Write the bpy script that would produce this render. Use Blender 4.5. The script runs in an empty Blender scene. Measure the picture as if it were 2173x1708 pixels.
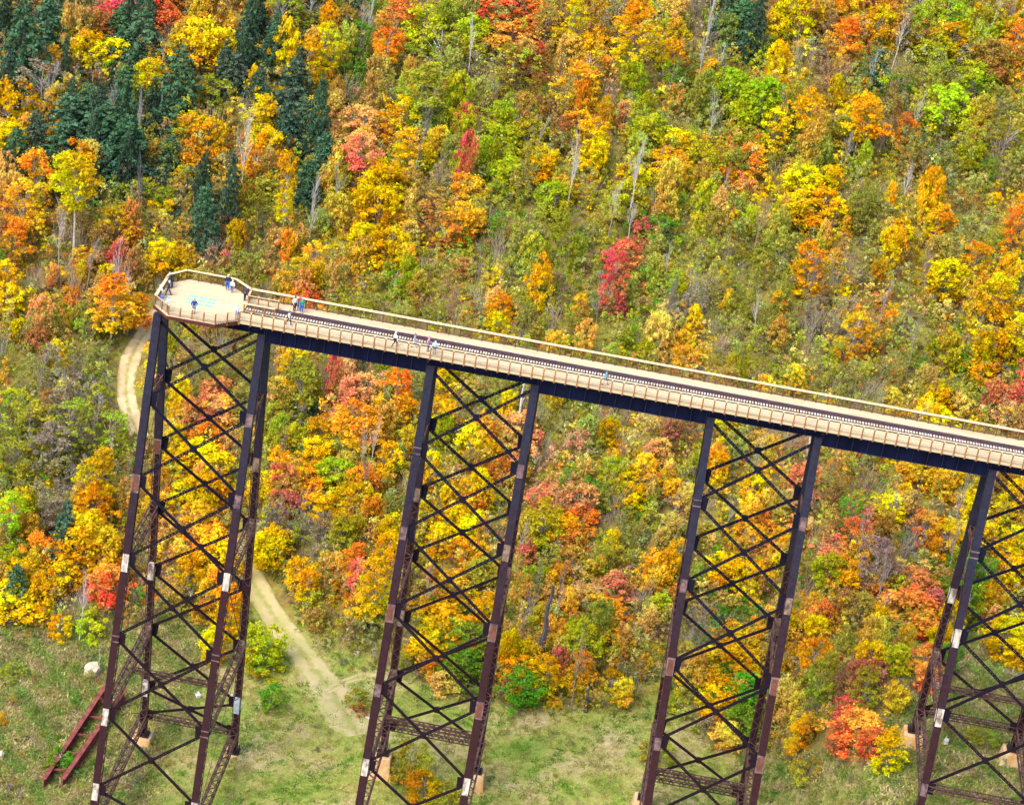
import bpy, math, random
import numpy as np
from mathutils import Vector, Matrix
S = bpy.context.scene
COL = S.collection
rnd = random.Random(7)
RG = np.random.default_rng(11)

# ------------------------------------------------------------------ camera, sky, sun, exposure
CAM = np.array([50.81, -229.56, 109.96]); YAW, PITCH, ROLL = -0.0496, 0.4576, 0.1616
FPX, PW, PH = 5034.1, 2173.0, 1708.0
FW = np.array([math.sin(YAW)*math.cos(PITCH), math.cos(YAW)*math.cos(PITCH), -math.sin(PITCH)])
_r = np.cross(FW, [0, 0, 1.]); _r /= np.linalg.norm(_r); _u = np.cross(_r, FW)
RT = math.cos(ROLL)*_r + math.sin(ROLL)*_u
UP = -math.sin(ROLL)*_r + math.cos(ROLL)*_u
cam = bpy.data.cameras.new('camera'); cam_o = bpy.data.objects.new('camera', cam); COL.objects.link(cam_o)
cam.sensor_width = 36.0; cam.lens = FPX/PW*36.0; cam.clip_start = 1.0; cam.clip_end = 6000
m = Matrix.Identity(4)
for i in range(3):
    m[i][0], m[i][1], m[i][2], m[i][3] = RT[i], UP[i], -FW[i], CAM[i]
cam_o.matrix_world = m
S.camera = cam_o
w = bpy.data.worlds.new('World'); S.world = w; w.use_nodes = True
nt = w.node_tree; bg = nt.nodes['Background']
sky = nt.nodes.new('ShaderNodeTexSky'); sky.sky_type = 'NISHITA'; sky.sun_disc = False
SUN_EL, SUN_ROT = math.radians(52), math.radians(215)
sky.sun_elevation = SUN_EL; sky.sun_rotation = SUN_ROT; sky.dust_density = 3.0; sky.air_density = 1.0
nt.links.new(sky.outputs[0], bg.inputs[0]); bg.inputs[1].default_value = 0.15
sun = bpy.data.lights.new('sun', 'SUN'); sun.energy = 1.25; sun.angle = math.radians(32); sun.color = (1, 0.95, 0.86)
sun_o = bpy.data.objects.new('sun', sun); COL.objects.link(sun_o)
sd = Vector((math.sin(SUN_ROT)*math.cos(SUN_EL), math.cos(SUN_ROT)*math.cos(SUN_EL), math.sin(SUN_EL)))
sun_o.rotation_euler = sd.to_track_quat('Z', 'Y').to_euler()
S.view_settings.view_transform = 'Standard'; S.view_settings.look = 'None'
S.view_settings.gamma = 1.0; S.view_settings.use_curve_mapping = False
S.view_settings.exposure = 1.38
S.cycles.max_bounces = 3; S.cycles.diffuse_bounces = 2; S.cycles.transmission_bounces = 2; S.cycles.glossy_bounces = 1

# ------------------------------------------------------------------ survey helpers
def project(P):
    d = np.asarray(P, float) - CAM; z = d @ FW
    return PW/2 + FPX*(d @ RT)/z, PH/2 - FPX*(d @ UP)/z, z
def sight(x, y):
    return FW + RT*(x-PW/2)/FPX - UP*(y-PH/2)/FPX

def sp(t, k):  # smooth ramp
    return k*np.logaddexp(0, t/k)
def sstep(t):
    t = np.clip(t, 0, 1); return t*t*(3-2*t)
def hz(x, y):
    """height of the ground at x, y"""
    x = np.asarray(x, float); y = np.asarray(y, float)
    base = -66.2 + 0.09*np.clip(x+10, -150, 75)
    base = base + 18.0*sstep((x-75)/15.0)*np.exp(-np.clip(y-26, 0, 400)/14.0)
    y0 = 34 + 9*np.exp(-((x+5)/26.0)**2) - 8*sstep((x-40)/60)
    hill = 0.36*sp(y-y0, 5.0)
    near = 0.10*sp(-y-45, 12)*0
    bump = 1.0*np.sin(x*0.045+1.3)*np.sin(y*0.038+0.4) + 0.55*np.sin(x*0.11+y*0.07) + 0.25*np.sin(x*0.31-y*0.23+2)
    amp = 0.18 + 0.82*sstep((y-y0)/30)
    return base + hill + near + bump*amp
def ground_hit(px, py):
    d = sight(px, py); t = 150.0
    for _ in range(2000):
        p = CAM + d*t
        if p[2] < float(hz(p[0], p[1])): break
        t += 1.0
    a, b = t-1.0, t
    for _ in range(12):
        c = (a+b)/2; p = CAM+d*c
        if p[2] < float(hz(p[0], p[1])): b = c
        else: a = c
    return CAM + d*b

# ------------------------------------------------------------------ object helpers
def tag(o, label=None, cat=None, group=None, kind=None):
    if label: o['label'] = label
    if cat: o['category'] = cat
    if group: o['group'] = group
    if kind: o['kind'] = kind
    return o
def link(o, parent=None):
    COL.objects.link(o)
    if parent: o.parent = parent
    return o
def empty(name, loc=(0, 0, 0), **k):
    o = bpy.data.objects.new(name, None); o.location = loc; o.empty_display_size = 0.3; link(o); return tag(o, **k)
def np_mesh(name, V, F, mats=(), mi=None, smooth=False):
    """V (n,3), F (m,k) all same size or list of arrays"""
    me = bpy.data.meshes.new(name)
    if not isinstance(F, list): F = [F]
    F = [np.asarray(f, np.int32) for f in F if len(f)]
    V = np.asarray(V, np.float32)
    nl = sum(f.size for f in F); nf = sum(len(f) for f in F)
    me.vertices.add(len(V)); me.vertices.foreach_set('co', V.ravel())
    me.loops.add(nl); me.loops.foreach_set('vertex_index', np.concatenate([f.ravel() for f in F]))
    me.polygons.add(nf)
    st = []; s = 0
    for f in F:
        st.append(s+np.arange(len(f))*f.shape[1]); s += f.size
    me.polygons.foreach_set('loop_start', np.concatenate(st).astype(np.int32))
    if mi is not None: me.polygons.foreach_set('material_index', np.asarray(mi, np.int32))
    for m_ in mats: me.materials.append(m_)
    me.update(calc_edges=True)
    me.polygons.foreach_set('use_smooth', np.full(nf, bool(smooth)))
    return me
BOXF = np.array([[0, 1, 3, 2], [4, 6, 7, 5], [0, 4, 5, 1], [2, 3, 7, 6], [0, 2, 6, 4], [1, 5, 7, 3]])
class MB:
    """collects bars and boxes into one mesh"""
    def __init__(s): s.V = []; s.F = []; s.M = []; s.n = 0
    def bar(s, a, b, wd, ht, up=(0, 0, 1), mat=0, w2=None, h2=None):
        a = np.asarray(a, float); b = np.asarray(b, float); d = b-a; L = np.linalg.norm(d); d = d/max(L, 1e-9)
        u = np.asarray(up, float); sx = np.cross(d, u)
        if np.linalg.norm(sx) < 1e-4: sx = np.cross(d, [1, 0, 0])
        sx /= np.linalg.norm(sx); u = np.cross(sx, d)
        w2 = wd if w2 is None else w2; h2 = ht if h2 is None else h2
        vs = []
        for e, (p, ww, hh) in enumerate(((a, wd, ht), (b, w2, h2))):
            for i in (-.5, .5):
                for j in (-.5, .5): vs.append(p+sx*ww*i+u*hh*j)
        s.V.append(np.array(vs)); s.F.append(BOXF+s.n); s.M += [mat]*6; s.n += 8
        return s
    def box(s, x0, x1, y0, y1, z0, z1, mat=0):
        vs = np.array([[x, y, z] for x in (x0, x1) for y in (y0, y1) for z in (z0, z1)])
        s.V.append(vs); s.F.append(BOXF+s.n); s.M += [mat]*6; s.n += 8
        return s
    def hull(s, vs, faces, mat=0):
        vs = np.asarray(vs, float); s.V.append(vs)
        for f in faces:
            f = list(f)
            if len(f) == 3: f = f+[f[2]]
            s.F.append(np.array([f])+s.n); s.M.append(mat)
        s.n += len(vs); return s
    def mesh(s, name, mats):
        F = np.concatenate(s.F); V = np.concatenate(s.V)
        if any(r[2] == r[3] for r in F[:4000]):
            me = bpy.data.meshes.new(name)
            me.from_pydata(V.tolist(), [], [tuple(r[:3]) if r[2] == r[3] else tuple(r) for r in F.tolist()])
            for m_ in (mats if isinstance(mats, (list, tuple)) else [mats]): me.materials.append(m_)
            me.polygons.foreach_set('material_index', s.M); me.polygons.foreach_set('use_smooth', [False]*len(me.polygons)); me.update(); return me
        return np_mesh(name, V, F, mats if isinstance(mats, (list, tuple)) else [mats], s.M)
    def build(s, name, mats, parent=None, **k):
        o = bpy.data.objects.new(name, s.mesh(name, mats)); link(o, parent); return tag(o, **k)

# ------------------------------------------------------------------ materials
def mat(name, col, rough=0.7, noise=0.0, scale=3.0, metal=0.0, col2=None, bump=0.0, stretch=None, spec=0.3):
    M = bpy.data.materials.new(name); M.use_nodes = True; t = M.node_tree; b = t.nodes['Principled BSDF']
    b.inputs['Base Color'].default_value = (*col, 1); b.inputs['Roughness'].default_value = rough
    b.inputs['Metallic'].default_value = metal; b.inputs['Specular IOR Level'].default_value = spec
    if col2 or noise:
        c2 = col2 or tuple(min(1, c*(1-noise)) for c in col)
        tc = t.nodes.new('ShaderNodeTexCoord'); n = t.nodes.new('ShaderNodeTexNoise'); n.inputs['Scale'].default_value = scale
        n.inputs['Detail'].default_value = 6; n.inputs['Roughness'].default_value = 0.65
        src = tc.outputs['Object']
        if stretch:
            mp = t.nodes.new('ShaderNodeMapping'); mp.inputs['Scale'].default_value = stretch
            t.links.new(src, mp.inputs[0]); src = mp.outputs[0]
        t.links.new(src, n.inputs['Vector'])
        r = t.nodes.new('ShaderNodeValToRGB'); r.color_ramp.elements[0].position = 0.38; r.color_ramp.elements[1].position = 0.64
        r.color_ramp.elements[0].color = (*c2, 1); r.color_ramp.elements[1].color = (*col, 1)
        t.links.new(n.outputs[0], r.inputs[0]); t.links.new(r.outputs[0], b.inputs['Base Color'])
        if bump:
            bp = t.nodes.new('ShaderNodeBump'); bp.inputs['Strength'].default_value = bump; bp.inputs['Distance'].default_value = 0.05
            t.links.new(n.outputs[0], bp.inputs['Height']); t.links.new(bp.outputs[0], b.inputs['Normal'])
    return M
def steel_mat(name, hi, lo, z_hi=-12, z_lo=-42):
    """paint that goes from slate blue on the upper members to oxide maroon on the lower ones, with rust streaks"""
    M = mat(name, hi, 0.7, spec=0.15); t = M.node_tree; b = t.nodes['Principled BSDF']
    g = t.nodes.new('ShaderNodeNewGeometry'); s = t.nodes.new('ShaderNodeSeparateXYZ'); t.links.new(g.outputs['Position'], s.inputs[0])
    mr = t.nodes.new('ShaderNodeMapRange'); mr.inputs[1].default_value = z_lo; mr.inputs[2].default_value = z_hi
    t.links.new(s.outputs['Z'], mr.inputs[0])
    n = t.nodes.new('ShaderNodeTexNoise'); n.inputs['Scale'].default_value = 0.5; n.inputs['Detail'].default_value = 7
    t.links.new(g.outputs['Position'], n.inputs['Vector'])
    ad = t.nodes.new('ShaderNodeMath'); ad.operation = 'MULTIPLY_ADD'; ad.inputs[1].default_value = 0.9; ad.inputs[2].default_value = -0.45
    t.links.new(n.outputs[0], ad.inputs[0])
    a2 = t.nodes.new('ShaderNodeMath'); a2.operation = 'ADD'; a2.use_clamp = True
    t.links.new(ad.outputs[0], a2.inputs[0]); t.links.new(mr.outputs[0], a2.inputs[1])
    mx = t.nodes.new('ShaderNodeMix'); mx.data_type = 'RGBA'; mx.inputs[6].default_value = (*lo, 1); mx.inputs[7].default_value = (*hi, 1)
    t.links.new(a2.outputs[0], mx.inputs[0])
    n2 = t.nodes.new('ShaderNodeTexNoise'); n2.inputs['Scale'].default_value = 2.2; n2.inputs['Detail'].default_value = 8; n2.inputs['Roughness'].default_value = .7
    t.links.new(g.outputs['Position'], n2.inputs['Vector'])
    hsv = t.nodes.new('ShaderNodeHueSaturation'); m3 = t.nodes.new('ShaderNodeMapRange')
    m3.inputs[1].default_value = .3; m3.inputs[2].default_value = .7; m3.inputs[3].default_value = .65; m3.inputs[4].default_value = 1.45
    t.links.new(n2.outputs[0], m3.inputs[0]); t.links.new(m3.outputs[0], hsv.inputs['Value'])
    t.links.new(mx.outputs[2], hsv.inputs['Color']); t.links.new(hsv.outputs[0], b.inputs['Base Color'])
    b.inputs['Roughness'].default_value = 0.75
    return M
M_STEEL = steel_mat('slate_steel_paint', (0.018, 0.018, 0.036), (0.028, 0.009, 0.012), -8, -30)
M_BRACE = steel_mat('dark_bracing_paint', (0.005, 0.005, 0.016), (0.013, 0.005, 0.009))
M_GIRDER = mat('navy_girder_paint', (0.006, 0.009, 0.042), 0.75, col2=(0.003, 0.004, 0.018), scale=0.8, stretch=(1, 1, 0.3), spec=.1)
M_STIFF = mat('girder_edge_paint', (0.010, 0.013, 0.05), 0.7, noise=0.4, scale=1.0)
M_RUSTLACE = mat('rusty_lacing', (0.12, 0.06, 0.045), 0.8, col2=(0.035, 0.015, 0.018), scale=1.2)
M_WHITE = mat('white_primer', (0.62, 0.60, 0.52), 0.8, col2=(0.16, 0.10, 0.09), scale=1.6, stretch=(1, 1, .5))
M_TAN = mat('tan_primer', (0.26, 0.18, 0.13), 0.8, col2=(0.07, 0.04, 0.04), scale=1.6)
M_PINK = mat('faded_pink_primer', (0.20, 0.125, 0.13), 0.8, col2=(0.06, 0.03, 0.04), scale=1.6)
M_BROWNP = mat('brown_oxide_panel', (0.16, 0.055, 0.035), 0.7, noise=0.4, scale=2)
M_BLUEP = mat('pale_blue_primer', (0.38, 0.46, 0.52), 0.6, noise=0.3, scale=2)
M_REDBEAM = mat('red_oxide_beam', (0.27, 0.065, 0.05), 0.8, col2=(0.12, 0.03, 0.03), scale=1.2, bump=.3)
M_PLANK = mat('pale_deck_plank', (0.64, 0.52, 0.33), 0.85, col2=(0.54, 0.42, 0.25), scale=1.6, stretch=(0.35, 3, 3))
M_PLANK2 = mat('weathered_deck_plank', (0.56, 0.44, 0.28), 0.85, col2=(0.46, 0.35, 0.21), scale=1.9, stretch=(0.35, 3, 3))
M_CAP = mat('pale_rail_timber', (0.74, 0.59, 0.33), 0.8, col2=(0.58, 0.42, 0.24), scale=1.0, stretch=(0.6, 2, 2))
M_POST = mat('orange_brown_post_timber', (0.34, 0.15, 0.055), 0.8, col2=(0.22, 0.09, 0.04), scale=3)
M_POSTD = mat('dark_brown_post_timber', (0.15, 0.075, 0.04), 0.8, noise=0.4, scale=3)
M_PICKET = mat('weathered_picket', (0.40, 0.28, 0.16), 0.8, noise=0.3, scale=3)
M_TIE = mat('pale_cross_tie', (0.66, 0.57, 0.47), 0.85, noise=0.25, scale=2)
M_RAIL = mat('dark_purple_rail_steel', (0.075, 0.042, 0.056), 0.5, noise=0.4, scale=1.5)
M_DARK = mat('black_rail_steel', (0.02, 0.015, 0.02), 0.5)
M_FASCIA = mat('dark_red_fascia', (0.10, 0.022, 0.02), 0.7, noise=0.4, scale=2)
M_CONC = mat('rust_stained_concrete', (0.58, 0.44, 0.26), 0.85, col2=(0.50, 0.24, 0.07), scale=0.7, stretch=(1, 1, .5), bump=.3)
M_ROCK = mat('pale_boulder', (0.60, 0.50, 0.36), 0.9, col2=(0.42, 0.34, 0.24), scale=1.5, bump=.6)
M_ROCKG = mat('grey_white_stone', (0.62, 0.60, 0.56), 0.9, noise=0.35, scale=2, bump=.5)

def glass_mat():
    M = mat('pale_teal_glass', (0.30, 0.52, 0.36), 0.7, noise=0.2, scale=2.5); return M
M_GLASS = glass_mat()

def obj_color(t):
    n = t.nodes.new('ShaderNodeObjectInfo'); return n.outputs['Color']
def cloth_mat(name, rough=0.85):
    M = bpy.data.materials.new(name); M.use_nodes = True; t = M.node_tree
    b = t.nodes['Principled BSDF']; b.inputs['Roughness'].default_value = rough
    t.links.new(obj_color(t), b.inputs['Base Color']); return M
M_CLOTH = cloth_mat('cloth')
M_SKIN = mat('skin', (0.55, 0.32, 0.22), 0.6)
M_HAIRC = cloth_mat('hair_or_hat')
M_SHOE = cloth_mat('shoe_leather')

def leaf_mat(name, instanced=False, trans=0.45):
    M = bpy.data.materials.new(name); M.use_nodes = True; t = M.node_tree; t.nodes.clear()
    out = t.nodes.new('ShaderNodeOutputMaterial')
    if instanced:
        c1 = t.nodes.new('ShaderNodeAttribute'); c1.attribute_type = 'INSTANCER'; c1.attribute_name = 'tint'; base = c1.outputs['Color']
    else: base = obj_color(t)
    va = t.nodes.new('ShaderNodeAttribute'); va.attribute_name = 'leafvar'
    sx = t.nodes.new('ShaderNodeSeparateXYZ'); t.links.new(va.outputs['Vector'], sx.inputs[0])
    def mr(src, a, b):
        n = t.nodes.new('ShaderNodeMapRange'); n.inputs[3].default_value = a; n.inputs[4].default_value = b
        t.links.new(src, n.inputs[0]); return n.outputs[0]
    oi = t.nodes.new('ShaderNodeObjectInfo')
    hs = t.nodes.new('ShaderNodeHueSaturation')
    hue = t.nodes.new('ShaderNodeMath'); hue.operation = 'ADD'
    t.links.new(mr(sx.outputs[0], 0.472, 0.545), hue.inputs[0]); t.links.new(mr(sx.outputs[1], -0.022, 0.022), hue.inputs[1])
    t.links.new(hue.outputs[0], hs.inputs['Hue'])
    v = t.nodes.new('ShaderNodeMath'); v.operation = 'MULTIPLY'
    t.links.new(mr(sx.outputs[1], 0.78, 1.18), v.inputs[0]); t.links.new(mr(sx.outputs[2], 0.80, 1.16), v.inputs[1])
    t.links.new(v.outputs[0], hs.inputs['Value']); t.links.new(base, hs.inputs['Color'])
    d = t.nodes.new('ShaderNodeBsdfDiffuse'); tr = t.nodes.new('ShaderNodeBsdfTranslucent'); mx = t.nodes.new('ShaderNodeMixShader')
    mx.inputs[0].default_value = trans
    t.links.new(hs.outputs[0], d.inputs[0]); t.links.new(hs.outputs[0], tr.inputs[0])
    t.links.new(d.outputs[0], mx.inputs[1]); t.links.new(tr.outputs[0], mx.inputs[2]); t.links.new(mx.outputs[0], out.inputs[0])
    return M
M_LEAF = leaf_mat('autumn_leaf'); M_LEAFI = leaf_mat('undergrowth_leaf', True)
M_NEEDLE = leaf_mat('evergreen_needle', False, 0.2)
M_BARK = bpy.data.materials.new('grey_bark'); M_BARK.use_nodes = True
_t = M_BARK.node_tree; _b = _t.nodes['Principled BSDF']; _b.inputs['Roughness'].default_value = 0.9
_n = _t.nodes.new('ShaderNodeTexNoise'); _n.inputs['Scale'].default_value = 6; _hs = _t.nodes.new('ShaderNodeHueSaturation')
_tc = _t.nodes.new('ShaderNodeTexCoord'); _t.links.new(_tc.outputs['Object'], _n.inputs['Vector'])
_m = _t.nodes.new('ShaderNodeMapRange'); _m.inputs[1].default_value = .3; _m.inputs[2].default_value = .7; _m.inputs[3].default_value = .6; _m.inputs[4].default_value = 1.35
_t.links.new(_n.outputs[0], _m.inputs[0]); _t.links.new(_m.outputs[0], _hs.inputs['Value']); _t.links.new(obj_color(_t), _hs.inputs['Color'])
_t.links.new(_hs.outputs[0], _b.inputs['Base Color'])
M_TWIG = mat('grey_brown_twigs', (0.24, 0.19, 0.17), 0.9, noise=.3)

# ------------------------------------------------------------------ ground
def ground_material():
    M = bpy.data.materials.new('valley_ground'); M.use_nodes = True; t = M.node_tree; b = t.nodes['Principled BSDF']
    b.inputs['Roughness'].default_value = 0.95; b.inputs['Specular IOR Level'].default_value = 0.1
    g = t.nodes.new('ShaderNodeNewGeometry')
    def noise(s, det=6, rough=.6):
        n = t.nodes.new('ShaderNodeTexNoise'); n.inputs['Scale'].default_value = s; n.inputs['Detail'].default_value = det
        n.inputs['Roughness'].default_value = rough; t.links.new(g.outputs['Position'], n.inputs['Vector']); return n.outputs[0]
    def ramp(src, st):
        r = t.nodes.new('ShaderNodeValToRGB'); e = r.color_ramp.elements
        while len(e) < len(st): e.new(0.5)
        for k, (p, c) in enumerate(st): e[k].position = p; e[k].color = (*c, 1)
        t.links.new(src, r.inputs[0]); return r.outputs[0]
    meadow = ramp(noise(0.13, 8, .62), [(0.34, (0.12, 0.22, 0.03)), (0.46, (0.26, 0.30, 0.055)), (0.54, (0.34, 0.31, 0.10)), (0.68, (0.44, 0.35, 0.18))])
    rough = ramp(noise(0.35, 8, .75), [(0.36, (0.13, 0.18, 0.04)), (0.48, (0.26, 0.26, 0.07)), (0.56, (0.34, 0.25, 0.12)), (0.68, (0.48, 0.40, 0.22))])
    forest = ramp(noise(0.3, 8, .7), [(0.35, (0.12, 0.09, 0.04)), (0.5, (0.24, 0.19, 0.045)), (0.6, (0.22, 0.24, 0.04)), (0.7, (0.34, 0.22, 0.07))])
    va = t.nodes.new('ShaderNodeAttribute'); va.attribute_name = 'cover'; s = t.nodes.new('ShaderNodeSeparateXYZ')
    t.links.new(va.outputs['Vector'], s.inputs[0])
    def mix(f, a, c):
        n = t.nodes.new('ShaderNodeMix'); n.data_type = 'RGBA'; t.links.new(f, n.inputs[0]); t.links.new(a, n.inputs[6]); t.links.new(c, n.inputs[7]); return n.outputs[2]
    c = mix(s.outputs[1], meadow, rough); c = mix(s.outputs[0], c, forest)
    f = t.nodes.new('ShaderNodeHueSaturation'); mr = t.nodes.new('ShaderNodeMapRange')
    mr.inputs[1].default_value = .3; mr.inputs[2].default_value = .7; mr.inputs[3].default_value = .6; mr.inputs[4].default_value = 1.4
    t.links.new(noise(2.2, 8, .8), mr.inputs[0]); t.links.new(mr.outputs[0], f.inputs['Value']); t.links.new(c, f.inputs['Color'])
    t.links.new(f.outputs[0], b.inputs['Base Color'])
    bp = t.nodes.new('ShaderNodeBump'); bp.inputs['Strength'].default_value = .6; bp.inputs['Distance'].default_value = .4
    t.links.new(noise(1.2, 8, .8), bp.inputs['Height']); t.links.new(bp.outputs[0], b.inputs['Normal'])
    return M
# edge of the wood on the image's near side, as points on the ground (surveyed)
EDGE = [ground_hit(x, y)[:2] for x, y in [(-120, 1320), (0, 1320), (150, 1335), (240, 1320), (420, 1310), (560, 1300), (690, 1370), (790, 1395), (900, 1440), (1040, 1490), (1250, 1500), (1400, 1500), (1520, 1560), (1640, 1590), (1780, 1620), (1870, 1600), (1905, 1470), (1960, 1330), (2080, 1330), (2250, 1400)]]
EX = np.array([e[0] for e in EDGE]); EY = np.array([e[1] for e in EDGE]); _o = np.argsort(EX); EX = EX[_o]; EY = EY[_o]
def wood_line(x): return np.interp(x, EX, EY)
xs = np.concatenate([np.linspace(-900, -80, 28)[:-1], np.linspace(-80, 200, 241), np.linspace(200, 1100, 30)[1:]])
ys = np.concatenate([np.linspace(-420, -60, 25)[:-1], np.linspace(-60, 260, 261), np.linspace(260, 1500, 42)[1:]])
X, Y = np.meshgrid(xs, ys); Z = hz(X, Y)
V = np.stack([X.ravel(), Y.ravel(), Z.ravel()], 1)
nx, ny = len(xs), len(ys); I = np.arange(nx*ny).reshape(ny, nx)
F = np.stack([I[:-1, :-1].ravel(), I[:-1, 1:].ravel(), I[1:, 1:].ravel(), I[1:, :-1].ravel()], 1)
gm = np_mesh('ground', V, F, [ground_material()], smooth=True)
cov = np.zeros((len(V), 3), np.float32)
cov[:, 0] = sstep((V[:, 1]-wood_line(V[:, 0])+2)/5)
cov[:, 1] = np.clip(sstep((12-V[:, 0])/12) + 0.75*sstep((V[:, 0]-74)/6)*sstep((92-V[:, 0])/4), 0, 1)*0.9 + .05
at = gm.attributes.new('cover', 'FLOAT_VECTOR', 'POINT'); at.data.foreach_set('vector', cov.ravel())
tag(link(bpy.data.objects.new('ground', gm)), kind='structure')

def rutted(M, ctr):
    t = M.node_tree; b = t.nodes['Principled BSDF']; src = b.inputs['Base Color'].links[0].from_socket
    a = t.nodes.new('ShaderNodeAttribute'); a.attribute_name = 'across'
    n = t.nodes.new('ShaderNodeTexNoise'); n.inputs['Scale'].default_value = 1.1; n.inputs['Detail'].default_value = 7
    g = t.nodes.new('ShaderNodeNewGeometry'); t.links.new(g.outputs['Position'], n.inputs['Vector'])
    ab = t.nodes.new('ShaderNodeMath'); ab.operation = 'ABSOLUTE'; t.links.new(a.outputs['Fac'], ab.inputs[0])
    ad = t.nodes.new('ShaderNodeMath'); ad.operation = 'MULTIPLY_ADD'; ad.inputs[1].default_value = .9; ad.inputs[2].default_value = -.45; t.links.new(n.outputs[0], ad.inputs[0])
    su = t.nodes.new('ShaderNodeMath'); su.operation = 'ADD'; t.links.new(ab.outputs[0], su.inputs[0]); t.links.new(ad.outputs[0], su.inputs[1])
    r = t.nodes.new('ShaderNodeValToRGB'); e = r.color_ramp.elements; e[0].position = .0; e[0].color = (1, 1, 1, 1); e[1].position = .30; e[1].color = (0, 0, 0, 1)
    for p, v in ((.70, 0), (.92, 1)): q = e.new(p); q.color = (v, v, v, 1)
    t.links.new(su.outputs[0], r.inputs[0]); mx = t.nodes.new('ShaderNodeMix'); mx.data_type = 'RGBA'
    t.links.new(r.outputs[0], mx.inputs[0]); t.links.new(src, mx.inputs[6]); mx.inputs[7].default_value = (*ctr, 1); t.links.new(mx.outputs[2], b.inputs['Base Color']); return M
def track_mat():
    M = rutted(mat('pale_dirt', (0.62, 0.48, 0.27), 0.95, col2=(0.46, 0.33, 0.17), scale=0.5), (.30, .26, .09)); return M
M_TRACK = track_mat(); M_TRACK3 = mat('reddish_bare_earth', (0.42, 0.27, 0.17), 0.95, col2=(0.26, 0.15, 0.08), scale=0.5); M_TRACK2 = rutted(mat('reddish_dirt_with_grass', (0.46, 0.36, 0.20), 0.95, col2=(0.36, 0.33, 0.12), scale=0.35), (.28, .27, .08))
def strip(name, pts, wd, material, dz=0.06, widen=0.0):
    P = [ground_hit(*p)[:2] for p in pts]; Q = []
    for i in range(len(P)-1):   # Catmull-Rom
        p0 = P[max(i-1, 0)]; p1 = P[i]; p2 = P[i+1]; p3 = P[min(i+2, len(P)-1)]
        for k in range(14):
            t = k/14; Q.append(0.5*((2*p1)+(p2-p0)*t+(2*p0-5*p1+4*p2-p3)*t*t+(3*p1-p0-3*p2+p3)*t**3))
    Q.append(P[-1]); Q = np.array(Q); T = np.gradient(Q, axis=0); T /= np.linalg.norm(T, axis=1)[:, None]; N = np.stack([-T[:, 1], T[:, 0]], 1)
    n = len(Q); ws = wd*(1+0.07*np.sin(np.arange(n)*0.23)+0.03*np.sin(np.arange(n)*0.6)); K = 13; V = []
    ws = ws*(1+widen*np.clip(1-np.arange(n)/30.0, 0, 1)); ws = ws*np.minimum(1, 0.35+np.minimum(np.arange(n), n-1-np.arange(n))/8.0)
    for i in range(n):
        for k in range(K):
            q = Q[i]+N[i]*ws[i]*(k/(K-1)-.5); V.append((q[0], q[1], float(hz(q[0], q[1]))+dz*(1 if 0 < k < K-1 else -2)))
    I = np.arange(n*K).reshape(n, K)
    F = np.stack([I[:-1, :-1].ravel(), I[:-1, 1:].ravel(), I[1:, 1:].ravel(), I[1:, :-1].ravel()], 1)
    me = np_mesh(name, V, F, [material], smooth=True); a = me.attributes.new('across', 'FLOAT', 'POINT'); a.data.foreach_set('value', np.tile(np.linspace(-1, 1, K), n).astype(np.float32))
    o = bpy.data.objects.new(name, me); link(o); return tag(o, kind='structure')
TRACK1 = [(345, 655), (312, 700), (284, 745), (270, 790), (268, 840), (282, 895), (298, 930)]
TRACK2 = [(760, 1560), (700, 1465), (640, 1385), (590, 1320), (548, 1255), (515, 1195), (480, 1140)]
TRACK3 = [(330, 990), (352, 1050), (372, 1110), (372, 1180), (345, 1240), (318, 1290), (290, 1330)]
strip('dirt_track', TRACK1, 3.1, M_TRACK)
strip('dirt_track', TRACK2, 3.8, M_TRACK2, widen=.8)
strip('dirt_track', TRACK3, 2.6, M_TRACK3)
strip('dirt_track', [(690, 1470), (730, 1448), (775, 1432), (820, 1425)], 1.6, M_TRACK2)
TRK = np.array([ground_hit(*p)[:2] for p in TRACK1]); TRK2 = np.array([ground_hit(*p)[:2] for p in TRACK2]); TRK3 = np.array([ground_hit(*p)[:2] for p in TRACK3])
def dense(P):
    Q = []
    for a, b in zip(P[:-1], P[1:]):
        for k in range(8): Q.append(a+(b-a)*k/8)
    return np.array(Q)
TRKD = np.concatenate([dense(TRK), dense(TRK2)])
def off_track(x, y, r=2.6):
    return np.min((TRKD[:, 0]-x)**2+(TRKD[:, 1]-y)**2) > r*r

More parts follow.
